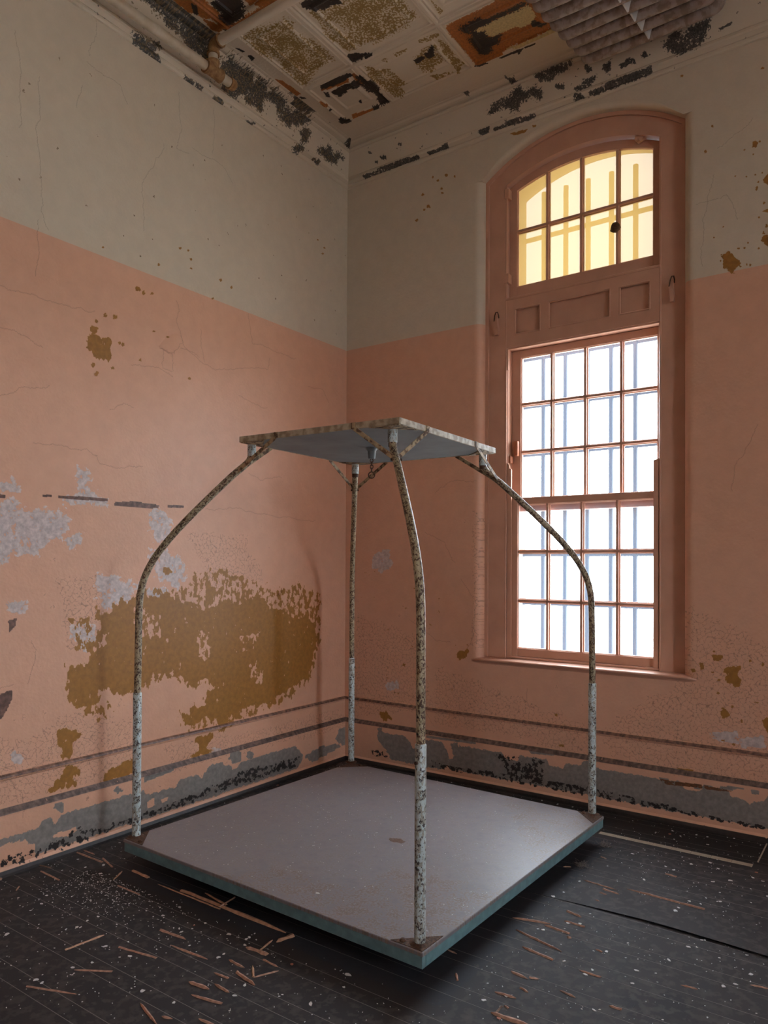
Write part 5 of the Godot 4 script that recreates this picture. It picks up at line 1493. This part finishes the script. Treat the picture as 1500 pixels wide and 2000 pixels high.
func build_radiator() -> void:
	var r := thing("ceiling_radiator", "ceiling-hung iron radiator of stacked flaking sections above the window", "radiator")
	var n := 9
	for k in n:
		var z := 0.150 + k * 0.0775
		var x0 := 1.625 - k * 0.010
		var x1 := 2.300 - k * 0.010
		var y0 := 3.786
		var y1 := 3.888
		var mid := (x0 + x1) * 0.5
		# a section is a wedge-shaped casting, thin below and wide above, with rounded ends
		var st := begin()
		var rows := []
		var stations := [0.0, 0.004, 0.014, 0.030, 0.05, 0.15, 0.28, 0.46, 0.625, 0.645, 0.661, 0.671, 0.675]
		for s in stations:
			var e := minf(s, 0.675 - s)
			var rise := 0.05 - sqrt(maxf(0.0, 0.05 * 0.05 - pow(maxf(0.0, 0.05 - e), 2.0))) if e < 0.05 else 0.0
			var lo: float = y0 + rise + 0.002 * sin(s * 40.0 + k)
			var hi: float = y1 - rise * 0.4
			rows.append([Vector3(x0 + s, hi, z - 0.034), Vector3(x0 + s, lerpf(lo, hi, 0.30), z - 0.024), Vector3(x0 + s, lo + 0.004, z - 0.010), Vector3(x0 + s, lo, z), Vector3(x0 + s, lo + 0.004, z + 0.010), Vector3(x0 + s, lerpf(lo, hi, 0.30), z + 0.024), Vector3(x0 + s, hi, z + 0.034)])
		for i in rows.size() - 1:
			for q in 7:
				var w := (q + 1) % 7
				quad(st, rows[i][q], rows[i + 1][q], rows[i + 1][w], rows[i][w], Vector2.ZERO, Vector2.ZERO, Vector2.ZERO, Vector2.ZERO, 1 if q < 6 else -1)
		part("section", done(st), mats.radiator, r)
		if k < n - 1:
			var hub := begin()
			add_prism(hub, PackedVector2Array([Vector2(mid - 0.030, y0 + 0.055), Vector2(mid - 0.003, y0 + 0.001), Vector2(mid + 0.003, y0 + 0.001), Vector2(mid + 0.030, y0 + 0.055)]), z + 0.008, z + 0.0695)
			part("hub", done(hub), mats.radiator_hub, r)
	for s in [[1.72, 0.30], [2.18, 0.30], [1.70, 0.62], [2.14, 0.62]]:
		part("hanger", tube_mesh(PackedVector3Array([Vector3(s[0], 3.88, s[1]), Vector3(s[0], CEIL + 0.004, s[1])]), PackedFloat32Array([0.006]), 8), mats.iron, r)


# ---------------------------------------------------------------- debris

func splinter_mesh(length: float, width: float, seed_: int) -> ArrayMesh:
	var r := RandomNumberGenerator.new()
	r.seed = seed_
	var n := maxi(4, mini(10, int(length / 0.03) + 3))
	var st := begin()
	var rows := []
	var blunt0 := r.randf() < 0.35
	var blunt1 := r.randf() < 0.5
	var th := minf(0.007, width * 0.45)
	for i in n + 1:
		var t := float(i) / n
		var e := 1.0
		if not blunt0:
			e = minf(e, 0.22 + t * 4.0)
		if not blunt1:
			e = minf(e, 0.22 + (1.0 - t) * 4.0)
		var half := width * 0.5 * e * r.randf_range(0.75, 1.15)
		var off := r.randf_range(-0.10, 0.10) * width
		var x := (t - 0.5) * length + (r.randf_range(-0.3, 0.3) * length / n if i > 0 and i < n else 0.0)
		var hgt := th * minf(1.0, e + 0.2) * r.randf_range(0.7, 1.15)
		rows.append([Vector3(x, 0.0, off - half), Vector3(x, hgt * 0.8, off - half * 0.55), Vector3(x, hgt, off + half * r.randf_range(0.1, 0.5)), Vector3(x, 0.0, off + half)])
	for i in n:
		for k in 4:
			var w := (k + 1) % 4
			quad(st, rows[i][k], rows[i + 1][k], rows[i + 1][w], rows[i][w])
	for e in [0, n]:
		var q: Array = rows[e]
		if e == 0:
			quad(st, q[0], q[1], q[2], q[3])
		else:
			quad(st, q[3], q[2], q[1], q[0])
	return done(st)


func chip_mesh(seed_: int) -> ArrayMesh:
	# a flake about one unit across, slightly cupped
	var r := RandomNumberGenerator.new()
	r.seed = seed_
	var st := begin()
	var n := 7
	var rim := []
	for k in n:
		var a := TAU * k / n
		var d := r.randf_range(0.28, 0.62)
		rim.append(Vector3(cos(a) * d, r.randf_range(0.06, 0.16), sin(a) * d * 0.75))
	for k in n:
		var w := (k + 1) % n
		tri(st, Vector3(0, 0.10, 0), rim[k], rim[w])
		var a: Vector3 = rim[k] * Vector3(1, 0, 1)
		var b: Vector3 = rim[w] * Vector3(1, 0, 1)
		quad(st, rim[k], a, b, rim[w])
	return done(st)


func on_platform(x: float, z: float) -> bool:
	return x > 0.33 and x < 1.87 and z > 0.42 and z < 1.95


func build_debris() -> void:
	for k in SPLINTERS.size():
		var s: Array = SPLINTERS[k]
		var a := Vector3(s[0], 0.0005, s[1])
		var b := Vector3(s[2], 0.0005, s[3])
		var lift := 0.0
		if s[6].contains("across the longest") or s[6].contains("resting along"):
			lift = 0.0075
		var o := part("wood_splinter", splinter_mesh(a.distance_to(b), s[4] * 1.25, 900 + k), mats["splinter%d" % int(s[5])], self)
		o.position = (a + b) * 0.5 + Vector3(0, lift, 0)
		o.rotation.y = -atan2(b.z - a.z, b.x - a.x)
		tag(o, s[6], "splinter", "wood splinters on the floor")
	var shapes := []
	for k in 8:
		shapes.append(chip_mesh(70 + k))
	# the larger paint chips, one by one
	var made := 0
	while made < 150:
		var x := rng.randf_range(0.06, 2.6)
		var z := rng.randf_range(0.06, 2.7)
		if on_platform(x, z) or (x - 0.96) * 0.62 + (z - 2.72) * 0.85 > 0.0 or z > 2.66 or (x > 1.7 and x < 1.865 and z < 2.0):
			continue
		var o := part("paint_chip", shapes[made % 8], null, self)
		var pinkish := rng.randf() < 0.12
		o.material_override = mats.chip_pink if pinkish else mats.chip
		o.position = Vector3(x, 0.0004, z)
		o.rotation.y = rng.randf() * TAU
		var k := rng.randf_range(0.010, 0.020)
		o.scale = Vector3(k, 0.012, k)
		if pinkish:
			tag(o, "small pinkish paint chip on the dark floor", "paint chip", "pinkish paint chips on the floor")
		else:
			tag(o, "small white paint chip on the dark floor", "paint chip", "white paint chips on the floor")
		made += 1
	for big in [[0, 0, 0.026, "largest white paint chip on the floor in front of the platform"], [1, 0, 0.020, "largest white paint chip on the grey platform"]]:
		var deck: bool = big[0] == 1
		var o := part("paint_chip", shapes[5], null, self)
		o.material_override = mats.chip
		o.position = Vector3(1.314, 0.1204, 1.820) if deck else Vector3(1.574, 0.0004, 1.984)
		o.scale = Vector3(big[2], 0.012, big[2])
		tag(o, big[3], "paint chip")
	# the crumbs nobody could count
	grit("paint_crumbs", "fine white paint crumbs strewn over the dark floor", 2600, shapes, false)
	grit("deck_crumbs", "fine white paint crumbs strewn over the grey platform", 420, shapes, true)
	for d in [[1.862, 0.775, "grey dust tuft beside the right edge of the platform"], [1.868, 0.500, "grey dust tuft at the right rear corner of the platform"]]:
		var st := begin()
		var r := RandomNumberGenerator.new()
		r.seed = int(d[0] * 1000 + d[1] * 100)
		for k in 70:
			var c := Vector3(r.randfn(0, 0.013), 0.001 + absf(r.randfn(0, 0.006)), r.randfn(0, 0.010))
			var pts := PackedVector3Array()
			var dir := Vector3(r.randfn(), r.randfn() * 0.4, r.randfn()).normalized()
			for i in 5:
				pts.append(c)
				c += dir * 0.006
				c.y = maxf(c.y, 0.0006)
				dir = (dir + Vector3(r.randfn(), r.randfn() * 0.5, r.randfn()) * 0.6).normalized()
			add_tube(st, pts, PackedFloat32Array([0.0005]), 3, false)
		var o := part("dust_tuft", done(st), mats.dust, self, Transform3D(Basis(), Vector3(d[0], 0.0, d[1])))
		tag(o, d[2], "dust", "dust tufts")


func grit(called: String, label: String, count: int, shapes: Array, deck: bool) -> void:
	var mm := MultiMesh.new()
	mm.transform_format = MultiMesh.TRANSFORM_3D
	mm.mesh = shapes[2]
	mm.instance_count = count
	var k := 0
	while k < count:
		var x := 0.0
		var z := 0.0
		var y := 0.0003
		if deck:
			x = rng.randf_range(0.385, 1.81)
			z = rng.randf_range(0.47, 1.90)
			y = 0.1203
		else:
			x = rng.randf_range(0.06, 2.9)
			z = rng.randf_range(0.06, 2.8)
			if rng.randf() < 0.16:
				x = 0.25 + absf(rng.randfn(0.0, 0.35))
				z = 1.98 + absf(rng.randfn(0.0, 0.14))
			if on_platform(x, z) or (x > 1.7 and x < 1.865 and z < 2.0 and rng.randf() < 0.85):
				continue
		var s := rng.randf_range(0.003, 0.0065) if deck else rng.randf_range(0.0018, 0.0052) if rng.randf() < 0.85 else rng.randf_range(0.005, 0.009)
		mm.set_instance_transform(k, Transform3D(Basis(Vector3.UP, rng.randf() * TAU).scaled(Vector3(s, 0.008, s)), Vector3(x, y, z)))
		k += 1
	var o := MultiMeshInstance3D.new()
	o.name = called
	o.multimesh = mm
	o.material_override = mats.chip
	o.set_meta("kind", "stuff")
	add_child(o)
	tag(o, label, "paint crumbs")
